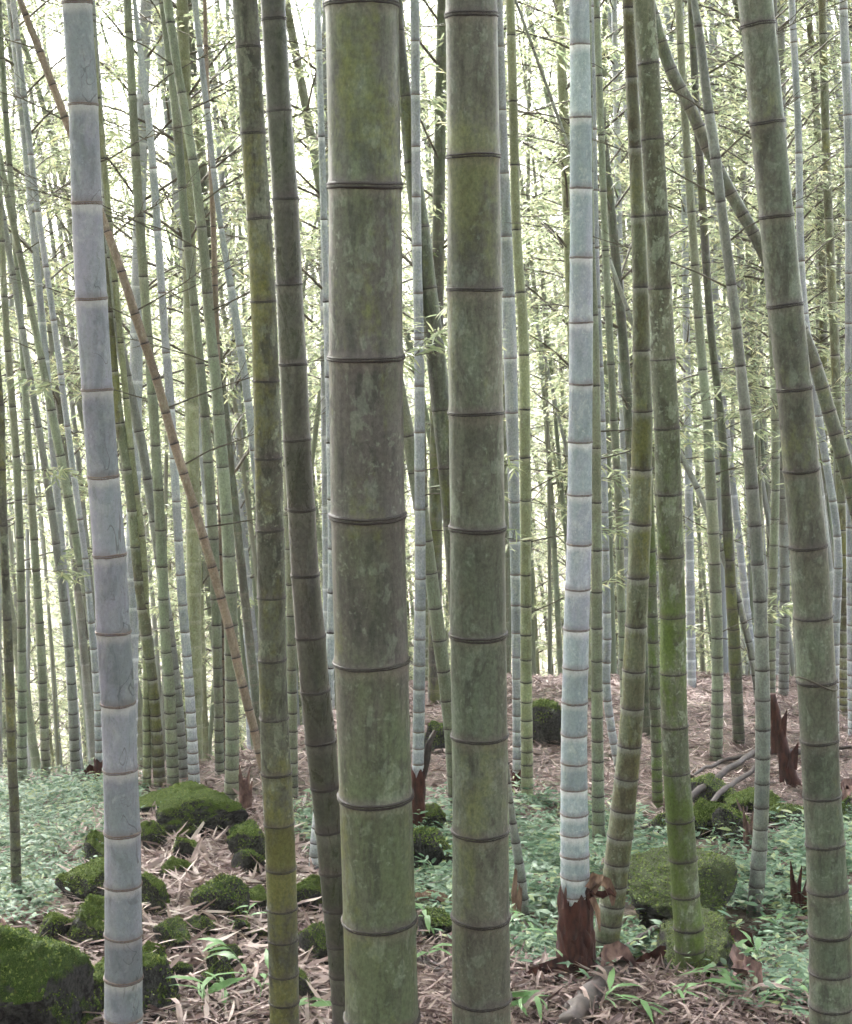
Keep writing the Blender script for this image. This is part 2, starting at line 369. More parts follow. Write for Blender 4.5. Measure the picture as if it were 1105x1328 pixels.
def crown(name, path, z0, z1, seed, blen=1.5, per=95, low_bare=0.0):
    """branches (tubes) and leaves round a culm between z0 and z1; returns (branch mesh, foliage mesh)"""
    r = np.random.default_rng(seed); acc = Acc(); LP = []; LD = []
    z = z0; side = r.uniform(0, 6.28)
    while z < z1:
        f = (z-z0)/(z1-z0)
        for s in (0, 1):
            if r.random() < .12: continue
            az = side+s*math.pi*(.35 if r.random() < .5 else .6)+r.normal(0, .25)
            L = blen*(1-.68*f)*(.75+.5*r.random())*(.7+.3*min(1, f*6))
            p0 = path(np.array([z]))[0]; el = math.radians(r.uniform(22, 52))
            d = np.array((math.cos(az)*math.cos(el), math.sin(az)*math.cos(el), math.sin(el)))
            ts = np.linspace(0, 1, 6); br = p0+np.outer(ts*L, d); br[:, 2] -= .32*L*ts**2.2
            br[:, :2] += np.outer(ts**2*L*.1, r.normal(size=2))
            acc.add(tube(br, .008*(1-ts*.8)*(1.2-.6*f), 4, False))
            nt = int(5+5*L)
            for q in range(nt):
                u = .22+.78*(q+r.random())/nt
                b0 = br[0]+(br[-1]-br[0])*0; i = min(4, int(u*5)); b0 = br[i]+(br[i+1]-br[i])*(u*5-i)
                taz = az+r.choice((-1, 1))*r.uniform(.4, 1.2); tl = L*r.uniform(.18, .38)*(1.15-.5*u)
                td = np.array((math.cos(taz), math.sin(taz), r.uniform(-.25, .45))); td /= np.linalg.norm(td)
                tw = np.array([b0, b0+td*tl*.5+(0, 0, .01), b0+td*tl-np.array((0, 0, .12*tl))])
                acc.add(tube(tw, [.0028, .002, .001], 3, False))
                nl = max(3, int(per/nt*(1.35-.95*f)*r.uniform(.6, 1.4)))
                uu = r.uniform(.25, 1.05, nl)[:, None]
                pp = tw[0]+(tw[2]-tw[0])*uu+r.normal(0, .02, (nl, 3))
                a2 = taz+r.normal(0, .85, nl); dz = r.uniform(-.85, .12, nl)
                dd = np.stack((np.cos(a2), np.sin(a2), dz), 1); LP.append(pp); LD.append(unit(dd))
        side += 2.4+r.normal(0, .3); z += .30*(1-.35*f)*r.uniform(.85, 1.15)
    P = np.concatenate(LP); D = np.concatenate(LD); n = len(P)
    N = unit(np.stack((r.normal(0, .8, n), r.normal(0, .8, n), np.ones(n)), 1))
    V, q = leaves2(P, D, N, r.uniform(.06, .11, n), r.uniform(.011, .018, n))
    return acc.mesh(name+'_branches', M['twig']), mesh_np(name+'_foliage', V, q, M['leaf'])

STR = [crown('crown%d' % i, lambda z: np.stack((0*z, 0*z, z), 1), 0., 7.0, 40+i, 1.6, 100) for i in range(3)]

def bamboo(label, mat, pts, w=None, dia=None, nodes=None, ring='d', seg=24, lean=.05, top=11.5, crown_at=5.2, group=None,
           name='bamboo', base_on=True, rings=True, branches=(), has_crown=True, bh=.0030, tilt=.012):
    """pts: (y, x_left, x_right) in photograph pixels, or (y, x) with w = (width at top, width at bottom). The distance
    comes from the ground at the last point, or, when the foot lies outside the frame, from the culm's diameter."""
    pts = sorted(pts)
    if w: y0, y1 = pts[0][0], pts[-1][0]; tr = [(y, x, w[0]+(w[1]-w[0])*(y-y0)/(y1-y0)) for y, x in pts]
    else: tr = [(y, (a+b)/2, b-a) for y, a, b in pts]
    if dia: dep = dia*F/tr[-1][2]; dr = ray(tr[-1][1], tr[-1][0]); d = dep*dr[1]+lean*dep*dr[2]
    else: g, t = ground(tr[-1][1], tr[-1][0]); d = g[1]+lean*(g[2]-1.6)
    def to3(x, y): dr = ray(x, y); t = d/(dr[1]+lean*dr[2]); return CAM+dr*t, t
    P = []; R = []
    for y, x, ww in tr: p, t = to3(x, y); P.append(p); R.append(ww*t/F/2)
    P = np.array(P); R = np.array(R); o = np.argsort(P[:, 2]); P = P[o]; R = R[o]
    base = P[0].copy()
    zg = float(gz(base[0], base[1]))
    dirb = (P[1]-P[0])/(P[1][2]-P[0][2])
    if base[2] > zg+.02: base = base-dirb*(base[2]-zg)*.9; base = base-np.array((0, 0, 1.))*(base[2]-zg)
    zbot = base[2]-.06
    dt = (P[-1]-P[-3])/(P[-1][2]-P[-3][2]); dt[0] *= .8
    ztop = zg+top
    ext_z = [zbot]; ext_p = [base-dirb*.06]; ext_r = [R[0]*1.03]
    if P[0][2]-zbot < .12: ext_z, ext_p, ext_r = [P[0][2]-.15], [P[0]-dirb*.15], [R[0]*1.03]
    Z = np.concatenate((ext_z, P[:, 2], [P[-1][2]+.6, max(ztop, P[-1][2]+1.2)]))
    PX = np.concatenate((ext_p, P, [P[-1]+dt*.6, P[-1]+dt*(max(ztop, P[-1][2]+1.2)-P[-1][2])]))
    RR = np.concatenate((ext_r, R, [R[-1]*.97, R[-1]*.22]))
    org = np.array((base[0], base[1], zg))
    path = lambda z: np.stack((hermite(z+org[2], Z, PX[:, 0])-org[0], hermite(z+org[2], Z, PX[:, 1])-org[1], z), 1)
    rad = lambda z: np.interp(z+org[2], Z, RR)
    rr = random.Random(hash(label) % 99991 if False else sum(map(ord, label)))
    nz = sorted(float(np.interp(y, [a[0] for a in tr][::1], [to3(a[1], a[0])[0][2] for a in tr])) - org[2] for y in nodes) if nodes else []
    if nz:
        g = nz[1]-nz[0]; q = nz[0]
        while q-g*.9 > .0: g = max(.03, g*.87); q -= g; nz.insert(0, q)
        g = nz[-1]-nz[-2]; q = nz[-1]
        while q < top: g = min(.40, g*1.02); q += g; nz.append(q)
    else:
        q = .03; g = .045
        while q < top: nz.append(q); g = min(.30, g*1.115)*rr.uniform(.97, 1.03); q += g
    zt = float(Z[-1])-org[2]-.05
    nz = [q for q in nz if .005 < q < zt-.1]
    root = tag(link(name, None, loc=org), label, 'bamboo', group)
    root.empty_display_size = .1
    link('culm', culm_mesh('culm', path, rad, float(Z[0])-org[2]+.001, zt, nz, M[mat], seg, True, rr.randint(0, 9999)), root)
    if rings:
        vis = []
        for q in nz:
            p = path(np.array([q]))[0]+org; v = p-CAM; dep = v@FW; py = H0/2-F*(v@UP)/dep
            if -60 < py < 1400: vis.append(q)
        for q in vis:
            p = path(np.array([q]))[0]; T = Vector(unit(path(np.array([q+.02]))[0]-path(np.array([q-.02]))[0]))
            rot = (T.to_track_quat('Z', 'Y') @ Euler((rr.gauss(0, tilt), rr.gauss(0, tilt), rr.uniform(0, 6))).to_quaternion()).to_euler()
            s = float(rad(np.array([q]))[0]); link('node_ring', RING[ring], root, p, rot, (s*1.022, s*1.022, bh*rr.uniform(.8, 1.3)))
    if has_crown:
        b, f = STR[rr.randint(0, 2)]; p = path(np.array([crown_at]))[0]; T = Vector(unit(path(np.array([top-.2]))[0]-p)); qd = T.to_track_quat('Z', 'Y').to_euler()
        sc = (zt-crown_at)/7.0
        qd2 = (T.to_track_quat('Z', 'Y') @ Euler((0, 0, rr.uniform(0, 6))).to_quaternion()).to_euler()
        link('branches', b, root, p, qd2, (1, 1, sc)); tag(link('foliage', f, root, p, qd2, (1, 1, sc)), kind='stuff')
    return root, path, rad, org, to3

B = {}
def rgt(l): return l
B['lav'] = bamboo('lavender grey powdery bamboo culm with squiggly dark cracks, rising beside the mossy stone heap', 'white',
  [(4, 81, 119), (136, 89, 127), (263, 93, 132), (386, 98, 139), (504, 106, 146), (616, 113.5, 154), (718, 121, 163), (818, 125, 169), (910, 131, 175), (996, 134, 178), (1077, 135.5, 182), (1145, 136, 183), (1210, 136, 184), (1266, 136, 184.5), (1318, 135.5, 184.5)],
  dia=.095, nodes=[4, 136, 263, 387, 505, 617, 719, 819, 911, 997, 1078, 1146, 1211, 1267, 1318], ring='p', seg=40, bh=.0036)
B['olive'] = bamboo('olive brown bamboo culm with yellow moss patches standing at the stone heap edge', 'olive',
  [(0, 301, 334), (61, 306, 338), (173, 312, 344), (285, 320, 352), (391, 325, 358), (494, 328, 362), (594, 330, 366), (687, 332, 368), (774, 334, 370), (855, 335, 371), (931, 337, 374), (1002, 339, 378), (1100, 344, 383), (1200, 347, 386), (1320, 350, 388)],
  dia=.080, nodes=[61, 173, 283, 391, 494, 594, 687, 774, 855, 931, 1002, 1067, 1125, 1177, 1217, 1261, 1298], seg=36)
B['dark'] = bamboo('dark brown smooth bamboo culm close behind the thickest culm', 'brown',
  [(0, 338, 370), (144, 346, 378), (258, 353, 387), (369, 358, 392), (472, 362, 398), (570, 367, 403), (660, 373, 409), (745, 377.5, 414), (825, 383.5, 422), (895, 389.5, 428), (961, 396, 436), (1020, 403, 440), (1076, 409, 445), (1177, 419, 455), (1260, 427, 464), (1328, 432, 470)],
  dia=.066, nodes=[25, 144, 258, 369, 472, 570, 660, 745, 825, 895, 961, 1020, 1076, 1129, 1177, 1223, 1262, 1295], seg=36)
B['main'] = bamboo('thickest bamboo culm, grey green with dark purple node rings and lichen mottling', 'main',
  [(7, 422, 516.5), (241, 426, 520.5), (460, 426.5, 522.5), (665, 429, 525), (855, 434, 529), (1029, 440, 534), (1187, 445, 539), (1318, 448, 542.5)],
  dia=.14, nodes=[7, 241, 463, 668, 857, 1031, 1191, 1323], seg=56, bh=.0050, top=13, crown_at=6.5)
B['second'] = bamboo('thick sage green bamboo culm, second thickest, beside the thickest culm', 'second',
  [(20, 578, 645), (203, 580, 648), (374, 580, 651), (535, 582, 652.5), (682, 583.5, 655), (821, 584, 656.5), (952, 586, 658), (1075, 587, 659.5), (1187, 586.5, 660.5), (1293, 586.5, 662)],
  dia=.12, nodes=[20, 203, 375, 535, 684, 822, 953, 1076, 1188, 1294], seg=52, bh=.0045, top=13, crown_at=6.5)
B['chalk'] = bamboo('chalky white lilac bamboo culm with dark red sheath wrapped round its foot', 'white2',
  [(0, 738, 764), (58, 739, 765), (152, 739, 767), (244, 739, 768), (334, 739, 768.5), (418, 738, 769), (498, 738, 768.5), (573, 737, 768), (642, 736, 767.5), (704, 735, 767), (763, 733, 765.5), (815, 731, 764), (865, 730, 763), (910, 728.5, 762), (988, 727.5, 761.5), (1054, 727, 762.5), (1108, 727, 764), (1135, 727, 764.5), (1268, 730, 765)],
  nodes=[58, 152, 244, 334, 418, 498, 573, 641, 705, 763, 815, 865, 910, 951, 988, 1021, 1054, 1080, 1108, 1135], ring='p', seg=36)
B['blotch'] = bamboo('brown blotched bamboo culm bending at its foot beside the red sheathed culm', 'blotchy',
  [(0, 807, 822), (100, 811, 827), (191, 815, 832), (281, 818, 836.5), (372, 820.5, 841), (454, 820.5, 843.5), (533, 820, 846), (608, 818, 845.5), (679, 816, 844.5), (748, 813.5, 841.5), (811, 811, 839), (869, 807.5, 837), (917, 805.5, 835), (966, 801, 831.5), (1008, 797, 828), (1049, 792, 824), (1084, 787.5, 821), (1118, 784, 816), (1172, 777, 810), (1196, 773, 806.5), (1217, 770, 803), (1250, 768, 800)],
  nodes=[10, 100, 191, 281, 372, 454, 533, 608, 679, 748, 811, 869, 917, 966, 1008, 1049, 1084, 1118, 1146, 1172, 1196, 1217, 1237], seg=32, crown_at=6)
B['moss'] = bamboo('bright moss green bamboo culm standing in front of the pale boulder', 'mossy',
  [(0, 821, 849), (83, 827, 855), (181, 832, 861), (279, 837, 866.5), (374, 841, 871), (466, 844, 876), (555, 848.5, 881), (640, 850, 884), (721, 853.5, 887), (799, 856, 889), (872, 856, 890), (941, 858, 892), (1001, 860, 894.5), (1062, 864, 900), (1113, 868, 904), (1160, 871, 907), (1202, 874, 912), (1248, 876, 914), (1272, 876, 915)],
  nodes=[83, 181, 279, 374, 466, 555, 640, 721, 799, 872, 941, 1001, 1062, 1113, 1160, 1202, 1230, 1252], seg=36)
B['slim'] = bamboo('slim pale grey bamboo culm with thin ascending twigs, its foot in the green ground cover', 'grey',
  [(0, 896, 904), (34, 900, 911), (147, 913, 926), (205, 921, 935), (261, 928, 941), (369, 942, 955), (474, 953.5, 967), (581, 963, 979), (681, 970.5, 987.5), (779, 977, 994), (890, 979.5, 998.5), (1015, 979, 998), (1072, 977, 996), (1130, 973, 993), (1185, 968, 988)],
  nodes=[34, 147, 205, 261, 369, 425, 474, 530, 581, 632, 681, 731, 779, 824, 868, 907, 945, 982, 1015, 1046, 1074, 1100, 1125, 1148, 1168], seg=28)
B['right'] = bamboo('thick leaning grey green bamboo culm with a thin vine tied round it', 'second',
  [(0, 957, 1002), (32, 961, 1005), (159, 973, 1017), (280, 985, 1029), (395, 995, 1041), (504, 1007.5, 1052.5), (609, 1016, 1062), (708, 1024.5, 1072), (799, 1030, 1079), (881, 1034, 1084), (959, 1038.5, 1087), (1031, 1042, 1090), (1093, 1045.5, 1095), (1152, 1047, 1099), (1207, 1049, 1103), (1258, 1050, 1105), (1302, 1050, 1106)],
  dia=.112, nodes=[32, 159, 280, 395, 504, 609, 708, 799, 882, 959, 1031, 1093, 1152, 1208, 1258, 1302], seg=44, bh=.0038)
# --- culms a little farther off
B['behind'] = bamboo('dark speckled bamboo culm slanting between the two thickest culms', 'main',
  [(0, 510, 522), (39, 511, 524), (125, 517, 534), (210, 524, 544), (295, 533, 557), (374, 542, 566.5), (455, 552, 577), (531, 560, 585), (606, 568, 593), (700, 576, 601), (1080, 598, 624)],
  nodes=[39, 125, 210, 295, 374, 455, 531, 606, 680, 750, 815, 880, 940, 990, 1035], seg=28)
B['thin'] = bamboo('slender green bamboo culm crossing behind the second thickest culm', 'greengrey',
  [(470, 505, 519), (565, 521, 538), (657, 536, 555), (743, 550, 567), (830, 561, 579), (880, 568, 585), (940, 575, 591), (1050, 582, 598)], nodes=[500, 565, 612, 657, 701, 743, 788, 830, 870, 908, 944, 975, 1005, 1030], seg=20, top=9)
B['w1'] = bamboo('chalky pale blue young bamboo culm with red brown sheath below, beside the thickest culm', 'blue',
  [(330, 535, 547), (440, 537, 550), (600, 537.5, 551), (740, 538, 552), (880, 536, 551.5), (980, 535, 550), (1076, 535, 549)],
  nodes=[380, 440, 500, 560, 610, 660, 706, 750, 790, 828, 862, 893, 922, 948, 970, 990], ring='p', seg=20)
B['w2'] = bamboo('pale bluish bamboo culm with blackish sheath at foot behind second thickest culm', 'blue',
  [(0, 640, 652), (150, 645, 657), (440, 652, 670), (600, 658, 673), (800, 663, 676), (900, 664.5, 677), (1030, 665, 678)], ring='p', seg=20)
B['yg'] = bamboo('yellow green bamboo culm rooted at the edge of the ground cover', 'yellow',
  [(300, 664, 676), (440, 672, 686), (600, 674, 688), (760, 675, 689), (880, 675, 690), (1040, 676, 692)], seg=20)
B['l9'] = bamboo('straight grey green bamboo culm rooted behind the long mossy rock', 'greengrey',
  [(0, 211, 223), (91, 225, 236), (146, 234, 246), (264, 252, 264), (325, 257.5, 271), (450, 268, 282), (501, 274, 288), (559, 277, 293), (670, 286, 302), (765, 290, 307), (847, 291, 309), (937, 292, 309.5), (991, 292, 310), (1048, 290, 310)], seg=24)
B['l8'] = bamboo('green bamboo culm with branch scars just beside the straight grey green one', 'greengrey',
  [(0, 206, 213), (136, 221, 233), (271, 233, 244), (450, 252, 263), (531, 259, 271), (609, 264, 277), (691, 269, 283), (800, 274, 287), (900, 277, 289), (1006, 279, 291)], seg=20)
B['l7'] = bamboo('pale lilac bamboo culm rooted behind the long mossy rock', 'blue',
  [(0, 172, 177), (68, 178, 186), (152, 188, 197), (237, 195, 205), (339, 202, 212), (450, 210, 220), (491, 213, 224), (592, 220, 230.5), (684, 225, 236), (772, 230, 242), (857, 237, 249), (958, 242.5, 256), (1021, 244.5, 260)], ring='p', seg=20)
B['l6'] = bamboo('mid green bamboo culm tapering beside the lilac culm', 'greengrey',
  [(0, 160, 170), (240, 172, 184), (440, 186, 198), (541, 193, 206), (609, 197, 210), (728, 203, 217), (813, 207, 220), (880, 211, 226), (1025, 217, 233)], seg=20)
B['l3'] = bamboo('brownish green bamboo culm emerging behind the lavender culm', 'blotchy',
  [(0, 100, 111), (250, 118, 130), (400, 133, 146), (545, 148, 161), (626, 161, 176), (697, 168, 183), (792, 178, 193), (890, 191, 205), (1025, 200, 216)], seg=22)
B['l4'] = bamboo('leaning grey bamboo culm between lavender culm and tan dead culm', 'grey',
  [(40, 118, 126), (250, 132, 142), (440, 148, 161), (508, 162, 175), (586, 179, 192), (660, 191, 203), (900, 222, 236), (1014, 232, 246)], seg=20)
B['l5'] = bamboo('yellowish thin bamboo culm beside the brownish green culm', 'yellow',
  [(500, 158, 166), (609, 168, 177), (711, 180, 190), (800, 184, 194), (880, 185, 195), (1027, 185, 196)], seg=18, top=9)
B['dead'] = bamboo('tan dead bamboo culm leaning far across with bare snapped twigs', 'dead',
  [(0, 22, 30), (68, 47, 57), (136, 73, 83), (200, 97, 107), (305, 136, 146.5), (352, 152, 163), (407, 169, 181), (491, 197, 208.5), (575, 220, 232), (657, 246, 257.5), (735, 269, 281), (813, 291, 303), (890, 309, 321), (947, 324, 335.5), (1005, 337, 349)],
  nodes=[20, 68, 110, 152, 196, 250, 300, 352, 407, 445, 491, 535, 575, 614, 657, 697, 735, 775, 813, 852, 890, 920, 947, 975], seg=20, has_crown=False, top=6, crown_at=4, lean=.03, dia=.041)
B['rust'] = bamboo('thin rusty brown dead bamboo culm rising behind the straight grey green culm', 'dead',
  [(0, 263, 268), (136, 266, 272.5), (217, 270, 278), (288, 273, 280), (373, 275, 283), (600, 281, 290), (1003, 290, 301)], seg=16, has_crown=False, top=8)
B['l11'] = bamboo('pale blue slim bamboo culm slanting behind the olive mossy culm', 'blue',
  [(120, 262, 270), (281, 281, 288), (407, 300, 310), (508, 315, 325), (600, 326, 337), (1006, 356, 370)], ring='p', seg=16)
B['l1'] = bamboo('slanting grey green bamboo culm left of and behind the lavender culm'.replace('left of and behind', 'passing behind'), 'greengrey',
  [(0, -45, -37), (217, -2, 6), (325, 20, 29), (450, 46, 55), (575, 69, 81), (701, 93, 105), (779, 108, 120), (840, 117, 129), (1012, 134, 148)], seg=20)
B['l2'] = bamboo('pale blue bamboo culm with a dark red sheath foot on the hill crest', 'blue',
  [(250, 42, 50), (440, 69, 77), (542, 82, 90), (626, 93, 101), (711, 105, 113), (820, 115, 124), (920, 122, 132), (1018, 124, 136)], ring='p', seg=16)
B['l12'] = bamboo('slim dark green bamboo culm rising out of the pale ground cover beside the big boulder', 'olive',
  [(420, -14, -4), (542, -6, 6), (630, -3, 8), (745, 2, 12), (847, 5, 17), (880, 6, 18.5), (971, 9, 21), (1049, 12, 25), (1167, 15, 28.5)], seg=22)
B['l13'] = bamboo('straight green bamboo culm on the crest behind the pale ground cover', 'greengrey',
  [(200, -8, 0), (474, 7, 16), (575, 15, 25), (677, 20, 30), (779, 22, 33), (880, 23, 34), (1024, 22, 35)], seg=18)
B['r1'] = bamboo('green bamboo culm directly behind the chalky white lilac culm', 'greengrey',
  [(300, 762, 771), (440, 766, 777), (640, 767, 780), (800, 767, 781), (890, 767, 781.5), (1106, 768, 785)], seg=20)
B['r2'] = bamboo('pale curved bamboo culm leaning against the brown blotched culm', 'blue',
  [(360, 770, 778), (560, 777, 786), (745, 781, 791), (830, 782, 793), (890, 781, 792), (947, 788, 798.5), (1010, 800, 811)], ring='p', seg=18)
B['r3'] = bamboo('thin grey green bamboo culm seen past the brown blotched culm', 'greengrey',
  [(200, 776, 785), (542, 791, 801), (643, 797, 807), (745, 799, 810), (847, 803, 813), (1000, 806, 818)], seg=16)
B['r4'] = bamboo('shaded dark green bamboo culm next to the bright moss green culm', 'mossy',
  [(400, 826, 836), (680, 836, 849), (880, 841, 856), (960, 844, 858), (1046, 846, 860)], seg=20)
B['r5'] = bamboo('grey green bamboo culm rooted in brown litter, thicker of two neighbours', 'greengrey',
  [(100, 880, 890), (300, 893, 904), (440, 902, 914), (542, 911, 923), (643, 915, 930), (745, 920, 935), (890, 923, 938), (985, 920, 937)], seg=20)
B['r6'] = bamboo('olive bamboo culm rooted in brown litter, thinner of two neighbours', 'main',
  [(100, 896, 906), (300, 908, 919), (440, 918, 928), (542, 930, 940), (643, 935, 948), (745, 940, 954), (847, 945, 961), (966, 951, 966)], seg=20)
B['r9'] = bamboo('grey bamboo culm behind the slim pale grey culm, rooted in litter', 'grey',
  [(300, 1002, 1012), (600, 1009, 1020), (745, 1011, 1024), (905, 1009.5, 1023)], seg=18)
B['r8'] = bamboo('mottled green bamboo culm rising close to the slim pale grey culm', 'greengrey',
  [(250, 988, 998), (500, 999, 1010), (640, 1000, 1011), (760, 996, 1008), (850, 994, 1006), (915, 993, 1006)], seg=16)
B['r10'] = bamboo('pale blue bamboo culm with white node bands behind the vine tied culm', 'blue',
  [(150, 1030, 1039), (400, 1038, 1048), (560, 1060, 1070), (711, 1082, 1092), (830, 1077, 1089), (980, 1074, 1088)], ring='p', seg=16)
B['r11'] = bamboo('brownish bamboo culm at the litter slope past the vine tied culm', 'blotchy',
  [(200, 1066, 1077), (480, 1078, 1090), (700, 1086, 1099), (890, 1088, 1102), (927, 1087, 1101)], seg=18)
B['r12'] = bamboo('pale lavender bamboo culm standing past the bent pale culm', 'blue',
  [(0, 1088, 1099), (150, 1094, 1106), (500, 1096, 1110), (760, 1098, 1112), (960, 1100, 1116)], ring='p', seg=16)
B['bent'] = bamboo('bent pale green bamboo culm arching behind the vine tied culm', 'second',
  [(20, 838, 855), (51, 848, 864), (90, 862, 878), (139, 887, 903), (190, 909, 925), (251, 940, 956), (302, 969, 985), (370, 1003, 1020), (420, 1028, 1045), (474, 1049, 1066), (533, 1066, 1084), (591, 1083, 1102), (643, 1097, 1117), (800, 1128, 1150), (1100, 1165, 1190)],
  nodes=[20, 55, 90, 115, 139, 165, 190, 220, 251, 278, 302, 340, 380, 428, 474, 503, 533, 562, 591, 618, 643], seg=22, lean=.02, has_crown=False, top=7)
B['stub'] = bamboo('short thin dying bamboo culm with dry sheaths beside the second thickest culm', 'grey',
  [(1000, 656, 661), (1060, 660, 669), (1100, 664, 676), (1145, 671, 683), (1195, 675, 687)], nodes=[1015, 1040, 1067, 1092, 1118, 1142, 1165], seg=16, has_crown=False, top=1.0, crown_at=.8)
B['d2'] = bamboo('bare pinkish grey dead bamboo culm slanting through the background thicket', 'grey',
  [(560, 868, 874), (586, 878, 885), (643, 905, 913), (711, 930, 938), (779, 953, 962), (847, 970, 979), (965, 985, 996)], seg=14, has_crown=False, top=6)
B['l14'] = bamboo('pale grey bamboo culm at the crest beside the dark red sheath', 'grey',
  [(100, -30, -22), (400, 20, 28), (650, 60, 70), (850, 84, 96), (1014, 92, 105)], seg=16)
B['l15'] = bamboo('dim green bamboo culm at the crest near the twig fence', 'greengrey',
  [(100, 0, 8), (400, 22, 30), (650, 36, 46), (850, 48, 59), (1012, 54, 66)], seg=16)
B['c1'] = bamboo('bluish green bamboo culm seen between dark brown culm and thickest culm', 'blue',
  [(0, 408, 416), (300, 416, 425), (560, 423, 432), (760, 425, 435), (900, 420, 431), (1030, 408, 420), (1135, 399, 413)], seg=18)
B['c2'] = bamboo('thin pale green bamboo culm between olive culm and dark brown culm', 'greengrey',
  [(300, 358, 367), (560, 366, 377), (760, 371, 382), (900, 373, 385), (1040, 374, 387)], seg=18)

# ------------------------------------------------------------------ background culms
def tree_template(seed, low=False):
    r = np.random.default_rng(seed); H = r.uniform(10.5, 14); a = r.uniform(0, 6.28); bend = r.uniform(.8, 2.4); ln = r.uniform(.0, .06)
    dx, dy = math.cos(a), math.sin(a)
    def path(z):
        u = np.clip(z/H, 0, 1.2); k = ln*z+bend*u**3.2; return np.stack((dx*k, dy*k, z-.25*bend*u**5), 1)
    r0 = r.uniform(.028, .046)
    rad = lambda z: r0*(1-.80*np.clip(z/H, 0, 1)**1.3)
    nz = []; q = .1; g = .08
    while q < H-.3: nz.append(q); g = min(.30, g*1.1); q += g
    cm = culm_mesh('culm', path, rad, -.15, H, nz, M['greengrey'], 10, False, seed)
    b, f = crown('bg%d' % seed, path, H*(r.uniform(.03, .08) if low else r.uniform(.16, .30)), H-.1, seed+5, r.uniform(1.35, 1.8), 100)
    return cm, b, f
TPL = [tree_template(100+i) for i in range(8)]; TPF = [tree_template(200+i, True) for i in range(4)]
placed = [(o.location.x, o.location.y) for o in COL.objects if o.name.startswith('bamboo')]
bmats = ['greengrey', 'grey', 'grey', 'main', 'blue', 'blotchy', 'second', 'blue', 'greengrey', 'yellow']
blab = {'greengrey': 'plain green', 'grey': 'plain grey', 'main': 'dull olive', 'blue': 'pale bluish', 'blotchy': 'brown blotched', 'yellow': 'yellow green', 'second': 'sage green'}
cnt = 0; tries = 0
while cnt < 250 and tries < 30000:
    tries += 1
    d = 9.8+(38-9.8)*rng.random()**1.0; ang = rng.uniform(-.36, .36); x = d*math.tan(ang)
    if d < 11.5 and abs(x) < 1.2: continue
    if x < 0 and rng.random() < .15: continue
    mind = .40 if d < 25 else .5
    if any((x-px)**2+(d-py)**2 < mind*mind for px, py in placed): continue
    placed.append((x, d)); cnt += 1
    cm, b, f = TPF[int(rng.integers(4))] if d > 21 and rng.random() < .8 else TPL[int(rng.integers(8))]; mk = bmats[int(rng.integers(len(bmats)))]
    s = rng.uniform(.8, 1.12)
    root = tag(link('bamboo', None, loc=(x, d, float(gz(x, d))), rot=(rng.normal(0, .035), rng.normal(-.05, .05), 0.) , scale=s),
               'slender %s bamboo culm in the crowded thicket behind' % blab[mk], 'bamboo', 'background %s bamboo culms' % blab[mk])
    c = link('culm', cm, root); c.material_slots[0].link = 'OBJECT'; c.material_slots[0].material = M[mk]
    link('branches', b, root); tag(link('foliage', f, root), kind='stuff')

# unseen grove added behind the camera and to both sides to shade the foreground
def unseen_shade_grove():
    r = np.random.default_rng(31); VV = []; QQ = []; off = 0; LP = []; LD = []; n = 0
    while n < NBACK:
        x, d = r.uniform(-11, 11), r.uniform(-13, 9)
        if (d > 1 and abs(x) < .34*d+1.2) or x*x+d*d < 4 or any((x-px)**2+(d-py)**2 < .6 for px, py in placed): continue
        placed.append((x, d)); n += 1; H = r.uniform(10, 13); z0 = float(gz(x, d)); ln = r.normal(0, .05, 2)
        zs = np.linspace(-.2, H, 10); P = np.stack((x+ln[0]*zs, d+ln[1]*zs, z0+zs), 1)
        v, f = tube(P, .05*(1-.8*zs/H), 8, False); VV.append(np.array(v)); QQ.append(np.array(f)+off); off += len(v)
        k = 2000; u = r.random(k)**.9; z = H*((.05 if x*x+d*d > 16 else .3)*(1-u)+u); rad = 1.5*(1-.6*u)*np.sqrt(r.random(k)); a = r.uniform(0, 6.28, k)
        LP.append(np.stack((x+ln[0]*z+rad*np.cos(a), d+ln[1]*z+rad*np.sin(a), z0+z), 1)); b = r.uniform(0, 6.28, k)
        LD.append(unit(np.stack((np.cos(b), np.sin(b), r.uniform(-.8, .2, k)), 1)))
    tag(link('unseen_shade_culms', mesh_np('unseen_shade_culms', np.concatenate(VV), [np.concatenate(QQ)], M['greengrey'], True)), 'bamboo culms of the grove all around the clearing', 'bamboo', kind='stuff')
    P = np.concatenate(LP); D = np.concatenate(LD); k = len(P)
    V, q = leaves2(P, D, unit(np.stack((r.normal(0, .8, k), r.normal(0, .8, k), np.ones(k)), 1)), r.uniform(.14, .24, k), r.uniform(.03, .05, k))
    tag(link('unseen_shade_canopy', mesh_np('unseen_shade_canopy', V, q, M['leaf'])), 'leafy canopy of the grove all around the clearing', 'foliage', kind='stuff')
unseen_shade_grove()

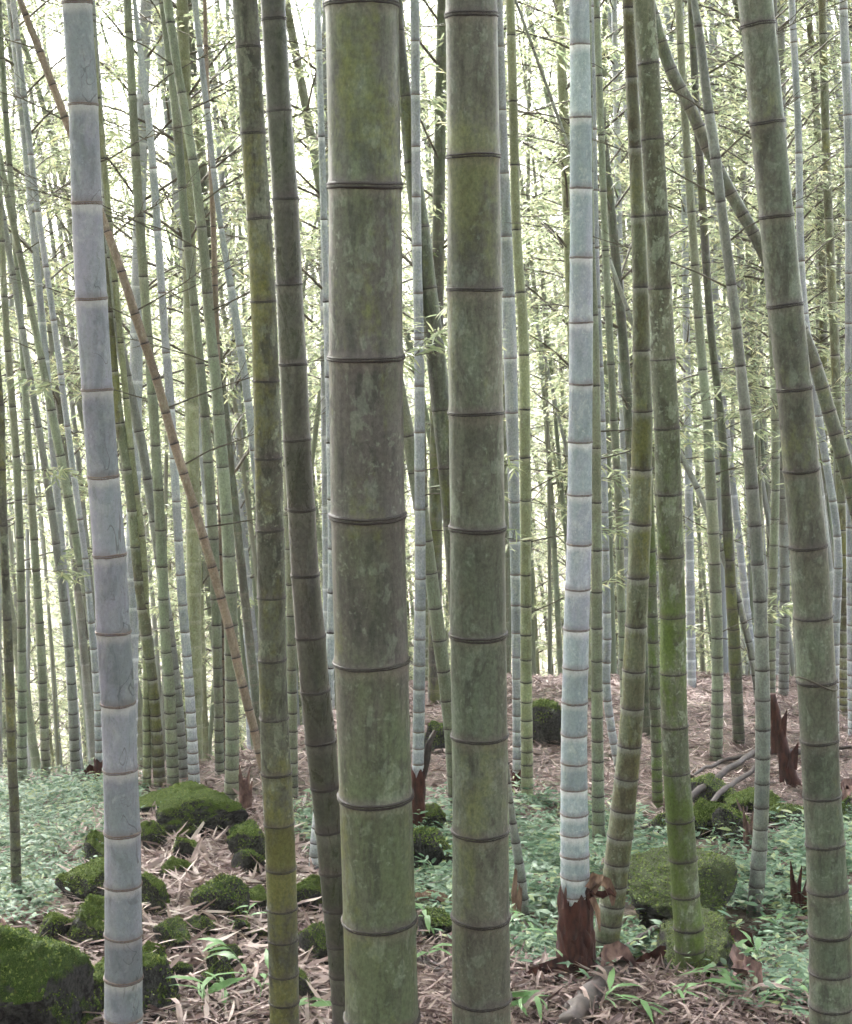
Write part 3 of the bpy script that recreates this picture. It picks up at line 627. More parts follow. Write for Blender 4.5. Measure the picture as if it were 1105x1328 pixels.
# farther culms and leaves that can no longer be told apart one by one
def far_mass():
    r = np.random.default_rng(77); VV = []; QQ = []; off = 0
    for _ in range(330):
        d = r.uniform(15, 44); x = d*math.tan(r.uniform(-.38, .38)); H = r.uniform(9, 14); z0 = float(gz(x, d)); a, b = r.normal(-.05, .06), r.normal(0, .05); bd = r.normal(0, .8)
        zs = np.linspace(-.2, H, 9); P = np.stack((x+a*zs+bd*(zs/H)**3, d+b*zs, z0+zs), 1)
        v, f = tube(P, r.uniform(.022, .042)*(1-.75*zs/H), 7, False); VV.append(np.array(v)); QQ.append(np.array(f)+off); off += len(v)
    tag(link('far_culms', mesh_np('far_culms', np.concatenate(VV), [np.concatenate(QQ)], M['farculm'], True)), 'crowd of thin far bamboo culms down the slope', 'bamboo', kind='stuff')
    k = 150000; d = r.uniform(27, 47, k); x = d*np.tan(r.uniform(-.4, .4, k)); z = gz(x, d)+12*r.random(k)**.8
    cl = np.sin(x*1.3+d*.7)*np.sin(z*1.1+x*.5)+.5*np.sin(x*3.1+z*2.3); m = cl+r.normal(0, .4, k) > -.25
    x, d, z = x[m], d[m], z[m]; k = len(x); b = r.uniform(0, 6.28, k)
    V, q = leaves2(np.stack((x, d, z), 1), unit(np.stack((np.cos(b), np.sin(b), r.uniform(-.8, .15, k)), 1)), unit(np.stack((r.normal(0, .8, k), r.normal(0, .8, k), np.ones(k)), 1)), r.uniform(.08, .15, k), r.uniform(.015, .025, k))
    tag(link('far_foliage', mesh_np('far_foliage', V, q, M['leaf'])), 'pale far off bamboo foliage down the slope', 'foliage', kind='stuff')
far_mass()

# ------------------------------------------------------------------ stones
def rock_mesh(seed, sub, mat):
    r = random.Random(seed); bm = bmesh.new(); bmesh.ops.create_icosphere(bm, subdivisions=sub, radius=1.0)
    planes = []
    for _ in range(13):
        n = Vector((r.gauss(0, 1), r.gauss(0, 1), r.gauss(0, .8))).normalized(); planes.append((n, r.uniform(.44, .76)))
    o = Vector((r.uniform(0, 50),)*3)
    for v in bm.verts:
        p = v.co.copy()
        for n, h in planes:
            e = p.dot(n)-h
            if e > 0: p -= n*e*.96
        p += v.normal*(.065*mnoise.fractal(p*2.0+o, 1.0, 2.0, 4)+.045*mnoise.noise(p*7+o)+.028*mnoise.noise(p*15+o)+.012*mnoise.noise(p*31+o))
        v.co = p
    me = bpy.data.meshes.new('stone'); bm.to_mesh(me); bm.free()
    me.polygons.foreach_set('use_smooth', [True]*len(me.polygons)); me.materials.append(M[mat]); return me
RK = {}
def moss_mesh(me, dens, seed):
    r = np.random.default_rng(seed+77); n = len(me.polygons); C = np.empty(n*3, np.float32); N = np.empty(n*3, np.float32); A = np.empty(n, np.float32)
    me.polygons.foreach_get('center', C); me.polygons.foreach_get('normal', N); me.polygons.foreach_get('area', A); C = C.reshape(-1, 3); N = N.reshape(-1, 3)
    nz = np.array([mnoise.noise(Vector(c)*2.3+Vector((seed, 3, 1))) for c in C]); w = A*np.clip(N[:, 2]*1.3-.05+1.0*nz, 0, 1); w[C[:, 2] < -.35] = 0
    k = 1000*dens; i = r.choice(n, k, p=w/w.sum()); sz = .05 if dens < 5 else .032
    P = C[i]+r.normal(0, .02, (k, 3))*(1 if dens < 5 else .5); D = unit(N[i]*.5+r.normal(0, .7, (k, 3))+np.array((0, 0, -.1))); L = r.uniform(.6, 1.4, k)*sz
    V, q = leaves2(P-D*L[:, None]*.2, D, unit(N[i]+r.normal(0, .3, (k, 3))), L, L*.55)
    return mesh_np('moss', V, q, M['moss'])
def rock(label, box, mat='rock', var=0, sub=4, group=None, name='stone', zr=0., squash=1.0, dy=1.0):
    x0, y0, x1, y1 = box; g, t = ground((x0+x1)/2, y1-.02*(y1-y0)); wd = (x1-x0)*t/F; ht = (y1-y0)*t/F
    key = (mat, var, sub)
    if key not in RK: RK[key] = rock_mesh(17*var+3, sub, mat)
    me = RK[key]
    sx = wd*(.80 if sub > 4 else .88); sy = min(sx*.8, .5*sx+.5*ht)*dy
    c = g+np.array((0, sy*.7, 0)); dr = ray((x0+x1)/2, y0-4); yt = c[1]+sy*.15; zt = 1.6+dr[2]*yt/dr[1]
    zb = float(gz(c[0], c[1]))-.05; sz = min(1.15*sx, max(.04, (zt-zb)/1.35))*squash; zt = min(zt, zb+1.5*sz); zc = zt-.72*sz
    o = link(name, me, loc=(c[0], c[1], zc), rot=(0, 0, zr), scale=(sx, sy, sz))
    mk = ('m',)+key
    if mk not in RK: RK[mk] = moss_mesh(me, 5 if sub > 4 else 3, var)
    tag(link('moss', RK[mk], o), kind='stuff')
    return tag(o, label, 'stone', group), c, (sx, sy, sz)
ROCKS = []
ROCKS.append(rock('big moss covered boulder below the pale ground cover, largest stone of the heap', (-40, 1188, 110, 1365), 'slope', 1, 5, name='boulder', zr=.3))
ROCKS.append(rock('blocky mossy stone with flat top behind the lavender culm', (82, 1128, 150, 1180), 'rock', 2))
ROCKS.append(rock('bright moss capped stone leaning on the big boulder', (82, 1168, 152, 1232), 'rock', 3))
ROCKS.append(rock('dark wedge stone with dry leaves between the big boulder and the moss cap', (46, 1182, 92, 1228), 'rock', 4))
ROCKS.append(rock('tall mossy stone behind the foot of the lavender culm', (110, 1222, 200, 1330), 'rock', 5, zr=.6))
ROCKS.append(rock('long flat mossy rock on the top of the stone heap', (172, 1022, 290, 1066), 'rock', 6, 5, zr=.2))
ROCKS.append(rock('dark undercut mossy rock in front of the long flat rock', (214, 1042, 300, 1094), 'rock', 7, 5))
small = [((178, 1070, 212, 1112), 'rock', 8, 'mossy stone against the lavender culm under the long flat rock'), ((217, 1084, 262, 1120), 'rock', 9, 'rounded mossy stone amid dry strips below the undercut rock'),
 ((108, 1084, 144, 1116), 'rock', 10, 'low mossy stone at the ground cover edge behind lavender culm'), ((298, 1062, 344, 1108), 'rockdark', 11, 'dark stone leaning on the olive mossy culm'),
 ((302, 1086, 348, 1128), 'rock', 12, 'slanted moss topped stone beside the olive culm'), ((204, 1117, 242, 1146), 'rock', 13, 'small bright green mossy stone in the dry strips'),
 ((178, 1138, 218, 1190), 'rock', 14, 'dark stone with mossy crown touching the lavender culm'), ((256, 1138, 312, 1200), 'rockdark', 15, 'broad dark greenish stone half buried in dry strips'),
 ((194, 1196, 240, 1238), 'rockdark', 16, 'angular stone with a green leaf lying across it'), ((274, 1218, 312, 1264), 'rockdark', 1, 'dark damp stone near the bottom seedlings'),
 ((262, 1248, 308, 1296), 'rockdark', 3, 'lower damp stone under the dark damp one'), ((208, 1243, 242, 1282), 'rockdark', 5, 'small black stone in a hollow of dry strips'),
 ((304, 1113, 334, 1142), 'rockdark', 7, 'small dark stone under the slanted moss topped stone'), ((298, 1178, 328, 1222), 'rockdark', 9, 'upright dark stone next to the olive culm'),
 ((318, 1148, 350, 1184), 'rock', 11, 'mossy stone partly hidden by the olive culm'), ((176, 1222, 208, 1262), 'rock', 13, 'mossy stone showing beside the lavender culm foot'),
 ((106, 1100, 146, 1134), 'rock', 14, 'flat stone with yellowing moss and dry leaves on it'), ((384, 1138, 424, 1186), 'rock', 15, 'mossy stone between olive and dark brown culms'),
 ((384, 1190, 428, 1256), 'rockdark', 16, 'black hollow stone behind the dark brown culm'), ((366, 1262, 404, 1306), 'rockdark', 2, 'low stone under dry strips by the dark brown culm'),
 ((532, 1072, 588, 1136), 'rockdark', 4, 'dark green stone behind the thickest culm'), ((540, 1183, 590, 1222), 'rockdark', 6, 'dark stone beneath grass between the two thickest culms'),
 ((547, 1052, 578, 1082), 'rock', 8, 'small bright mossy stone by the red brown sheath'), ((553, 942, 586, 978), 'rockdark', 10, 'dark far stone on the litter slope'),
 ((688, 922, 736, 970), 'rock', 12, 'mossy stone on the far litter slope behind the yellow green culm'), ((892, 1042, 944, 1092), 'rock', 13, 'mossy stone under the fallen dark culms'),
 ((936, 1056, 984, 1100), 'rockdark', 14, 'upright mossy stone beside the slim pale grey culm'), ((955, 1026, 1010, 1060), 'rock', 15, 'mossy stone uppermost in the group under the fallen culms'),
 ((896, 1010, 950, 1048), 'rockdark', 16, 'dark flat stone behind the mossy group'), ((850, 1050, 900, 1082), 'rockdark', 1, 'low dark stone under the fallen dark culm end'),
 ((1083, 1036, 1118, 1078), 'rock', 3, 'mossy stone behind the vine tied culm'), ((996, 1040, 1046, 1076), 'rockdark', 5, 'dark stone between slim pale culm and vine tied culm'),
 ((330, 1190, 352, 1230), 'rockdark', 12, 'narrow dark stone wedged behind the olive culm'), ((240, 1196, 276, 1222), 'rockdark', 8, 'small half buried dark stone in dry strips')]
for bx, mt, va, lb in small: ROCKS.append(rock(lb, bx, mt, va, 4, zr=va*1.3))
ROCKS.append(rock('large pale mossy boulder behind the bright moss green culm', (806, 1126, 972, 1222), 'boulder', 7, 5, name='boulder', zr=.9, squash=.95))
ROCKS.append(rock('low mossy boulder at the foot of the bright moss green culm', (846, 1202, 985, 1282), 'boulder', 9, 5, name='boulder', zr=2.1))

# ------------------------------------------------------------------ sheaths round young culms
def sheath_tube(r0, r1, h, seed, lobes=3, n=40, flare=.0, axis=None, z0=0.):
    r = random.Random(seed); V = []; Fc = []; m = 12
    ph = [r.uniform(0, 6.28) for _ in range(4)]
    for j in range(n):
        th = 2*math.pi*j/n
        top = h*(1-.10*abs(math.sin(lobes*th/2+ph[0]))-.05*math.sin(5*th+ph[1])-.05*r.random())
        for i in range(m):
            u = i/(m-1); rr = r0+(r1-r0)*u+.0025*math.sin(9*th+ph[2]+6*u)+.002*math.sin(4*th+14*u+ph[3])+.16*r0*((u*2.2+th/6.28) % 1)-.05*r0+flare*max(0, .12-u)/.12*(1+.4*math.sin(3*th))
            ax = axis(np.array([z0+top*u]))[0]-axis(np.array([z0]))[0] if axis else (0, 0, 0); V.append((ax[0]+rr*math.cos(th), ax[1]+rr*math.sin(th), top*u))
    for j in range(n):
        for i in range(m-1): a = j*m+i; b = ((j+1) % n)*m+i; Fc.append((a, b, b+1, a+1))
    return V, Fc
def strip(pts, widths, nrm=(0, 0, 1), curl=.35, thick=.0015):
    """a curled dry strip along pts with its own thickness"""
    pts = np.asarray(pts, float); T = unit(np.gradient(pts, axis=0)); V = []; Fc = []; k = 5
    for i, (p, w) in enumerate(zip(pts, widths)):
        s = unit(np.cross(T[i], nrm)); nn = np.cross(s, T[i])
        for lay in (0, 1):
            for q in range(k):
                u = q/(k-1)*2-1; V.append(p+s*u*w/2+nn*(curl*w*u*u - lay*thick))
    for i in range(len(pts)-1):
        for q in range(k-1):
            a = i*2*k+q; b = a+2*k; Fc.append((a, a+1, b+1, b)); Fc.append((a+k, b+k, b+k+1, a+k+1))
    return V, Fc
def part_on(key, name, vf, mat, h0=0., label=None):
    root, path, rad, org, to3 = B[key]; o = link(name, mesh_from(name, vf[0], vf[1], M[mat]), root, path(np.array([h0]))[0])
    if label: o['label'] = label
    return o
def culm_r(key, z): return float(B[key][2](np.array([z]))[0])
# chalky culm
r0 = culm_r('chalk', .15); AX = B['chalk'][1]
sh = part_on('chalk', 'sheath', sheath_tube(r0*1.34, r0*1.16, .33, 1, 3, 48, .03, AX, -.02), 'sheath', -.02, 'dark red hairy sheath')
link('sheath_layer', mesh_from('sheath_layer', *sheath_tube(r0*1.42, r0*1.24, .20, 5, 2, 48, .035, AX, -.02), M['sheath']), sh)
def flap(pts, wds, nrm, curl, mat): link('curled_flap', mesh_from('curled_flap', *strip(pts, wds, nrm, curl), M[mat]), sh)
flap([(r0*.6, -.035, .31), (r0*1.25, -.04, .345), (r0*1.8, -.04, .335), (r0*2.25, -.045, .305), (r0*2.4, -.045, .27)], [.03, .045, .04, .03, .008], (0, -.6, 1), .5, 'sheathpale')
flap([(r0*.8, -.05, .325), (r0*1.3, -.055, .36), (r0*1.7, -.05, .37)], [.04, .035, .006], (0, -1, .3), .3, 'sheathpale')
flap([(r0*.9, -.05, .31), (r0*1.7, -.055, .30), (r0*2.2, -.055, .315), (r0*2.6, -.05, .30)], [.02, .03, .025, .008], (0, -.5, 1), .4, 'sheath')
flap([(r0*.9, -.055, .30), (r0*1.3, -.06, .26), (r0*1.5, -.06, .19)], [.02, .018, .004], (0, -1, .3), .3, 'sheathpale')
for i, (dx, w_, t_) in enumerate(((-.9, .03, .37), (-.45, .034, .345), (.05, .03, .355), (.5, .026, .34))):
    flap([(r0*dx, -r0*1.16, .26), (r0*(dx+.08), -r0*1.14, .31), (r0*(dx+.2), -r0*1.1, t_)], [w_, w_*.75, .004], (0, -1, .1), .12, 'sheath' if i % 2 else 'sheathpink')
flap([(-r0*.6, -.06, .035), (-r0*1.6, -.07, .04), (-r0*2.5, -.08, .02)], [.06, .05, .02], (0, -.4, 1), .2, 'sheath')
for key, hh, mt in (('w1', .33, 'sheath'), ('w2', .16, 'sheath'), ('l2', .2, 'sheath')):
    r0 = culm_r(key, .1); part_on(key, 'sheath', sheath_tube(r0*1.35, r0*1.15, hh, len(key)+int(hh*100), 2, 24, .02, B[key][1], -.02), mt, -.02, 'dark red brown sheath')
r0 = culm_r('w1', .3)
p = [(r0*1.0, 0, .24), (r0*1.6, -.01, .33), (r0*1.9, 0, .40), (r0*3.0, .01, .46)]
part_on('w1', 'loose_sheath', tube(np.array(p), [.012, .016, .015, .008], 8), 'deadstick')
r0 = culm_r('stub', .1)
for dx, hh in ((-.03, .2), (-.012, .15)):
    p = [(dx-.005, -.02, hh), (dx-.012, -.025, hh*.55), (dx-.01, -.03, .02)]
    part_on('stub', 'dry_sheath', strip(p, [.01, .022, .006], (0, -1, .1), .2), 'sheathpale', .0)
# vine tied round the leaning culm
root, path, rad, org, to3 = B['right']
pv, _ = to3(1059, 884); zc = pv[2]-org[2]; c = path(np.array([zc]))[0]; rr_ = float(rad(np.array([zc]))[0])
th = np.linspace(0, 2*math.pi, 40); lp = np.stack((c[0]+rr_*1.06*np.cos(th), c[1]+rr_*1.06*np.sin(th), zc+.006*np.sin(2*th)-.012*np.cos(th)), 1)
vo = tag(link('vine', mesh_from('vine', *tube(lp+org, [.0022]*40, 6, False), M['twig'])), 'thin brown vine looped round the leaning culm', 'vine')
def stick(label, pix, rads, mat, lift=.02, name='fallen_culm', cat='stick', n=10, group=None, noise_=.004, lifts=None):
    P = []
    for i, (x, y) in enumerate(pix): g, t = ground(x, y); P.append(g+np.array((0, 0, (lifts[i] if lifts else lift))))
    P = np.array(P); u = np.linspace(0, 1, len(P)); uu = np.linspace(0, 1, max(8, len(P)*5))
    Q = np.stack([np.interp(uu, u, P[:, k]) for k in range(3)], 1)+rng.normal(0, noise_, (len(uu), 3))
    R = np.interp(uu, np.linspace(0, 1, len(rads)), rads)*(1+.03*rng.standard_normal(len(uu)))
    o = Q[0].copy(); return tag(link(name, mesh_from(name, *tube(Q-o, R, n), M[mat]), loc=o), label, cat, group)
stick('long dark fallen culm lying up across the mossy stones', [(815, 1092), (880, 1066), (935, 1034), (978, 1008), (1046, 990)], [.016, .018, .018, .016, .015], 'deadstick', lifts=[.03, .06, .13, .14, .08])
stick('second dark fallen culm lying close under the longer one', [(880, 1088), (940, 1046), (984, 1016)], [.012, .014, .012], 'deadstick', lifts=[.02, .09, .1])
stick('thin curved fallen cane above the mossy stones', [(893, 1015), (935, 1000), (985, 990), (1046, 985), (1112, 978)], [.008, .012, .012, .01], 'deadstick', lifts=[.03, .06, .06, .05, .05])
stick('brown broken stick pointing at the low boulder', [(768, 1262), (815, 1245), (870, 1222)], [.015, .014, .007], 'deadstick', lifts=[.02, .05, .09], name='broken_stick')
stick('rotten brown log lying in litter before the red sheathed foot', [(735, 1345), (770, 1300), (806, 1268)], [.045, .042, .038], 'deadstick', lifts=[.02, .02, .03], name='rotten_log', cat='log', n=14)
stick('dark split culm piece lying between the two thickest culms', [(528, 1238), (562, 1262), (605, 1290)], [.02, .022, .018], 'deadstick', lift=.02)
stick('pale weathered cane stub beside the dark brown culm', [(366, 1140), (392, 1152), (424, 1168)], [.011, .013, .012], 'deadpale', lift=.03)
stick('red brown split cane in the litter below the low boulder', [(850, 1316), (930, 1322), (1040, 1318)], [.012, .013, .01], 'sheath', lift=.02)
stick('brown broken cane leaning on the big boulder corner', [(2, 1352), (14, 1318), (6, 1300)], [.018, .016, .008], 'sheathpink', lifts=[.05, .16, .26], name='broken_stick')
fence = [[(36, 1003), (76, 1003)], [(30, 1008), (84, 1006)]]
for i, f in enumerate(fence): stick('thin pale cane lying along the hill crest by the leaning culms', f, [.006, .006], 'deadpale', lift=.08+.08*i, group='pale canes on the crest', noise_=.002, name='fallen_cane')
# dark shoot
def shoot(label, pix, rads, mat, name='bamboo_shoot'):
    g, t = ground(*pix[-1]); d = g[1]; P = []
    for x, y in pix: dr = ray(x, y); P.append(CAM+dr*(d/dr[1]))
    P = np.array(P)[::-1]; u = np.linspace(0, 1, len(P)); uu = np.linspace(0, 1, 14)
    Q = np.stack([np.interp(uu, u, P[:, k]) for k in range(3)], 1); R = np.interp(uu, np.linspace(0, 1, len(rads)), rads[::-1])*(1+.10*np.sin(np.arange(14)*1.9))
    root = tag(link(name, None, loc=Q[0]), label, 'shoot')
    link('shoot_body', mesh_from('shoot_body', *tube(Q-Q[0], R, 14), M[mat]), root)
    for k, i in enumerate((3, 5, 7, 9, 11)):
        s = 1 if k % 2 else -1; b = Q[i]-Q[0]; r = R[i]
        link('sheath', mesh_from('sheath', *strip([b+(s*r*.6, -r*.8, -.05), b+(s*r*.9, -r*.7, .03), b+(s*r*(1.6), -r*.6, .09)], [r*1.6, r*1.3, .004], (s*.3, -1, .1), .25), M[mat]), root)
    return root
shoot('dark red dead bamboo shoot leaning beside the thick vine tied culm', [(1001, 900), (1008, 945), (1020, 990), (1030, 1022)], [.022, .034, .04, .042], 'sheath')
shoot('short dark red shoot tip poking from ground cover by the vine tied culm', [(1028, 1140), (1034, 1160), (1040, 1186)], [.006, .018, .022], 'sheath')
shoot('pale pink dry shoot stump behind the stone heap', [(316, 1010), (319, 1030), (320, 1058)], [.01, .018, .02], 'sheathpink')
shoot('pinkish dead shoot stump beside the upright mossy stone', [(968, 1066), (971, 1085), (974, 1108)], [.01, .016, .016], 'sheathpink')

# big crumpled sheaths lying about
def crumple(label, px, py, L, wd, ang, mat, up=.06, group=None):
    g, t = ground(px, py); dx, dy = math.cos(ang), math.sin(ang); n = 15; P = []; rr = random.Random(px)
    for i in range(n):
        u = i/(n-1); P.append((dx*L*(u-.5)+.012*math.sin(u*9)+rr.gauss(0, .003), dy*L*(u-.5)+rr.gauss(0, .003), .015+up*math.sin(u*math.pi)+.012*math.sin(u*11)+rr.gauss(0, .004)))
    wds = [wd*(.35+.65*math.sin(math.pi*min(1, .15+.85*(1-i/(n-1))))) for i in range(n)]; wds = [w*rr.uniform(.72, 1.12) for w in wds]
    return tag(link('fallen_sheath', mesh_from('fallen_sheath', *strip(P, wds, (.2, -.5, 1), .45), M[mat]), loc=g), label, 'sheath', group)
crumple('large crumpled pink culm sheath below the low mossy boulder', 962, 1292, .15, .075, 1.9, 'sheathpink', .09)
crumple('dark red curled sheath beside the moss green culm foot', 945, 1252, .16, .06, .4, 'sheath', .07)
crumple('red brown flat sheath at the moss green culm foot', 858, 1262, .16, .06, -.2, 'sheath', .03)
crumple('brown sheath lying at the red sheathed culm foot', 712, 1278, .17, .07, .15, 'sheath', .02)
crumple('tan curled sheath lying over the rotten log', 792, 1272, .14, .07, .8, 'sheathpink', .06)
crumple('pinkish dry sheath in the litter between the two thickest culms', 556, 1180, .16, .05, -.4, 'sheathpale', .03)
crumple('pink dry sheath showing past the vine tied culm', 1098, 1040, .16, .07, .9, 'sheathpink', .06)
crumple('dark red sheath lying on the hill crest near the lavender culm', 116, 1020, .16, .08, .9, 'sheath', .05)

# ------------------------------------------------------------------ ground cover, litter, seedlings
def project(P):
    v = P-CAM; dep = v@FW; return W0/2+F*(v@RT)/dep, H0/2-F*(v@UP)/dep, dep
def in_poly(px, py, poly):
    poly = np.array(poly, float); ins = np.zeros(len(px), bool); j = len(poly)-1
    for i in range(len(poly)):
        xi, yi = poly[i]; xj, yj = poly[j]
        c = ((yi > py) != (yj > py)) & (px < (xj-xi)*(py-yi)/(yj-yi+1e-9)+xi); ins ^= c; j = i
    return ins
def off_rocks(P, k=.8):
    ok = np.ones(len(P), bool)
    for _, c, s in ROCKS: ok &= ((P[:, 0]-c[0])/s[0])**2+((P[:, 1]-c[1])/s[1])**2 > k*k
    return ok
LEFT = [(-260, 1030), (60, 1022), (130, 1016), (200, 1040), (150, 1085), (118, 1120), (88, 1160), (44, 1195), (-10, 1225), (-260, 1300)]
MID = [(380, 1060), (545, 1065), (600, 1052), (680, 1040), (770, 1048), (830, 1062), (900, 1095), (1000, 1100), (1060, 1060), (1350, 1050), (1350, 1350), (1100, 1340), (1010, 1318), (940, 1300), (850, 1240), (800, 1262), (780, 1292), (700, 1268), (660, 1240), (560, 1232), (535, 1160), (400, 1100)]
def scatter(n, x0, x1, y0, y1):
    X = rng.uniform(x0, x1, n); Y = rng.uniform(y0, y1, n); return np.stack((X, Y, gz(X, Y)), 1)
def cover():
    P = scatter(64000, -3.6, 3.6, 4.4, 11.5); px, py, dep = project(P)
    jx = px+rng.normal(0, 16, len(px)); jy = py+rng.normal(0, 8, len(py))
    m = (in_poly(jx, jy, LEFT) | in_poly(jx, jy, MID)) & off_rocks(P, .9)
    clump = np.sin(P[:, 0]*5.1+1)*np.sin(P[:, 1]*4.3)+.6*np.sin(P[:, 0]*11+P[:, 1]*9)
    right = px > 400
    m &= ~(right & (clump < -.35) & (rng.random(len(P)) < .75))
    P = P[m]; right = right[m]; n = len(P)
    LP = []; LD = []; LL = []; LN = []
    lean = rng.uniform(0, 6.28, n); h = rng.uniform(.03, .15, n)*rng.uniform(.5, 1.1, n); hv = rng.uniform(.7, 1.2, n)
    for k in range(7):
        u = (k+.6)/7
        az = lean+rng.normal(0, .9, n)+(k % 2)*1.6-.8
        pos = P+np.stack((np.cos(lean)*h*u*.9, np.sin(lean)*h*u*.9, h*u*(1.2-.35*u)), 1)
        LP.append(pos); LD.append(unit(np.stack((np.cos(az), np.sin(az), rng.uniform(-.15, .5, n)), 1)))
        LN.append(unit(np.stack((rng.normal(0, .35, n), rng.normal(0, .35, n)-.1, np.ones(n)), 1))); LL.append(rng.uniform(.018, .056, n)*np.where(right, 1.1, .85)*hv)
    P = np.concatenate(LP); L = np.concatenate(LL)
    V, q = leaves4(P, np.concatenate(LD), np.concatenate(LN), L, L*rng.uniform(.22, .34, len(L)), .22)
    print('cover leaves', len(P))
    o = tag(link('ground_cover', mesh_np('ground_cover', V, q, M['cover'])), 'pale mint green grass like ground cover on the grove floor', 'ground cover', kind='stuff')
cover()
def litter(name, label, n, x0, x1, y0, y1, L0, L1, mat, poly=None, zmax=.03, wr=(.08, .16), not_cover=.8, keep=1.0):
    P = scatter(n, x0, x1, y0, y1); px, py, dep = project(P)
    m = np.ones(n, bool)
    if poly: m &= in_poly(px+rng.normal(0, 10, n), py+rng.normal(0, 8, n), poly)
    cv = in_poly(px, py, LEFT) | in_poly(px, py, MID); m &= ~(cv & (rng.random(n) < not_cover))
    P = P[m]; n = len(P); az = rng.uniform(0, 6.28, n)
    P[:, 2] += rng.uniform(.004, zmax, n)
    D = unit(np.stack((np.cos(az), np.sin(az), rng.normal(0, .22, n)), 1))
    N = unit(np.stack((rng.normal(0, .45, n), rng.normal(0, .45, n), np.ones(n)), 1)); L = rng.uniform(L0, L1, n)*rng.uniform(.6, 1, n)
    V, q = leaves4(P, D, N, L, L*rng.uniform(wr[0], wr[1], n), rng.uniform(-.25, .35, n))
    print(name, n)
    return tag(link(name, mesh_np(name, V, q, M[mat])), label, 'leaf litter', kind='stuff')
HEAP = [(95, 1075), (180, 1040), (300, 1040), (345, 1060), (360, 1100), (440, 1120), (440, 1340), (60, 1340), (100, 1200), (110, 1130)]
litter('leaf_litter', 'brown dry bamboo leaf litter carpeting the far slope', 100000, -3.2, 4.8, 4.4, 16.5, .05, .13, 'darklitter', None, .035)
litter('dry_strips', 'pale straw coloured bamboo strips heaped between the stones', 16000, -1.9, -.2, 4.4, 7.9, .06, .20, 'litter', HEAP, .035, (.07, .13), .6)
litter('dry_strips', 'pale dry bamboo leaves strewn before the boulder', 18000, -.3, 1.9, 4.2, 5.6, .05, .13, 'darklitter', [(540, 1225), (660, 1240), (780, 1280), (900, 1265), (1110, 1290), (1110, 1360), (540, 1360)], .05, (.07, .14), .6)
litter('dry_strips', 'pale dry leaves dotted over the brown litter slope', 9000, -1, 4.5, 7, 15, .05, .12, 'litter', None, .04, (.08, .16), .5)
# the largest strips and leaves as pieces of the ground
def piece(i):
    r = np.random.default_rng(i+900); L = r.uniform(.10, .24); n = 5; b = r.uniform(-.03, .05); tw = r.uniform(-.03, .03)
    P = [(L*(k/(n-1)-.5), tw*math.sin(k/(n-1)*3.1), b*math.sin(k/(n-1)*math.pi)) for k in range(n)]; w = L*r.uniform(.045, .10)
    V = []; Fc = []
    T = unit(np.gradient(np.array(P), axis=0))
    for k, p in enumerate(P):
        ww = w*(.25 if k in (0, n-1) else .9+.2*(k % 2))*.5; s = np.cross(T[k], (0, 0, 1))
        V += [np.array(p)+s*ww+(0, 0, .002), np.array(p)+(0, 0, -.001), np.array(p)-s*ww+(0, 0, .002)]
    for k in range(n-1):
        for q in range(2): a = k*3+q; Fc.append((a, a+1, a+4, a+3))
    return mesh_from('dry_strip', V, Fc, M['litter'], False)
PIECES = [piece(i) for i in range(10)]
zones = [(HEAP, 200), ([(545, 1240), (660, 1255), (780, 1285), (900, 1272), (1100, 1292), (1100, 1335), (545, 1335)], 80)]
for poly, num in zones:
    k = 0
    while k < num:
        P = scatter(40, -1.9, 1.9, 4.3, 7.8); px, py, dep = project(P); ok = in_poly(px, py, poly)
        for p in P[ok]:
            if k >= num: break
            k += 1; link('dry_strip', PIECES[int(rng.integers(10))], GROUND, p+np.array((0, 0, rng.uniform(.012, .045))), (rng.normal(0, .3), rng.normal(0, .35), rng.uniform(0, 6.28)), rng.uniform(.7, 1.25))

def seedling(label, px, py, nleaf, L, h, seed, mat='plant', group=None):
    g, t = ground(px, py); r = np.random.default_rng(seed); root = tag(link('seedling', None, loc=g), label, 'plant', group)
    ln = r.uniform(0, 6.28); ts = np.linspace(0, 1, 6); st = np.stack((np.cos(ln)*h*.45*ts**1.6, np.sin(ln)*h*.45*ts**1.6, h*ts*(1.1-.25*ts)), 1)
    link('stem', mesh_from('stem', *tube(st, .002*(1-.6*ts), 5), M['plant']), root)
    for k in range(nleaf):
        u = .35+.65*(k+1)/nleaf; i = min(4, int(u*5)); b = st[i]+(st[min(5, i+1)]-st[i])*(u*5-i)
        az = ln+(-1)**k*r.uniform(.5, 1.5)+r.normal(0, .4); D = unit(np.array([[math.cos(az), math.sin(az)-.2, r.uniform(.05, .7)]])); l = L*r.uniform(.75, 1.2)
        V, q = leaves4(np.zeros((1, 3)), D, np.array([[0, 0, 1.0]])+r.normal(0, .25, (1, 3)), np.array([l]), np.array([l*r.uniform(.16, .24)]), .45)
        link('leaf', mesh_np('leaf', V, q, M[mat]), root, b)
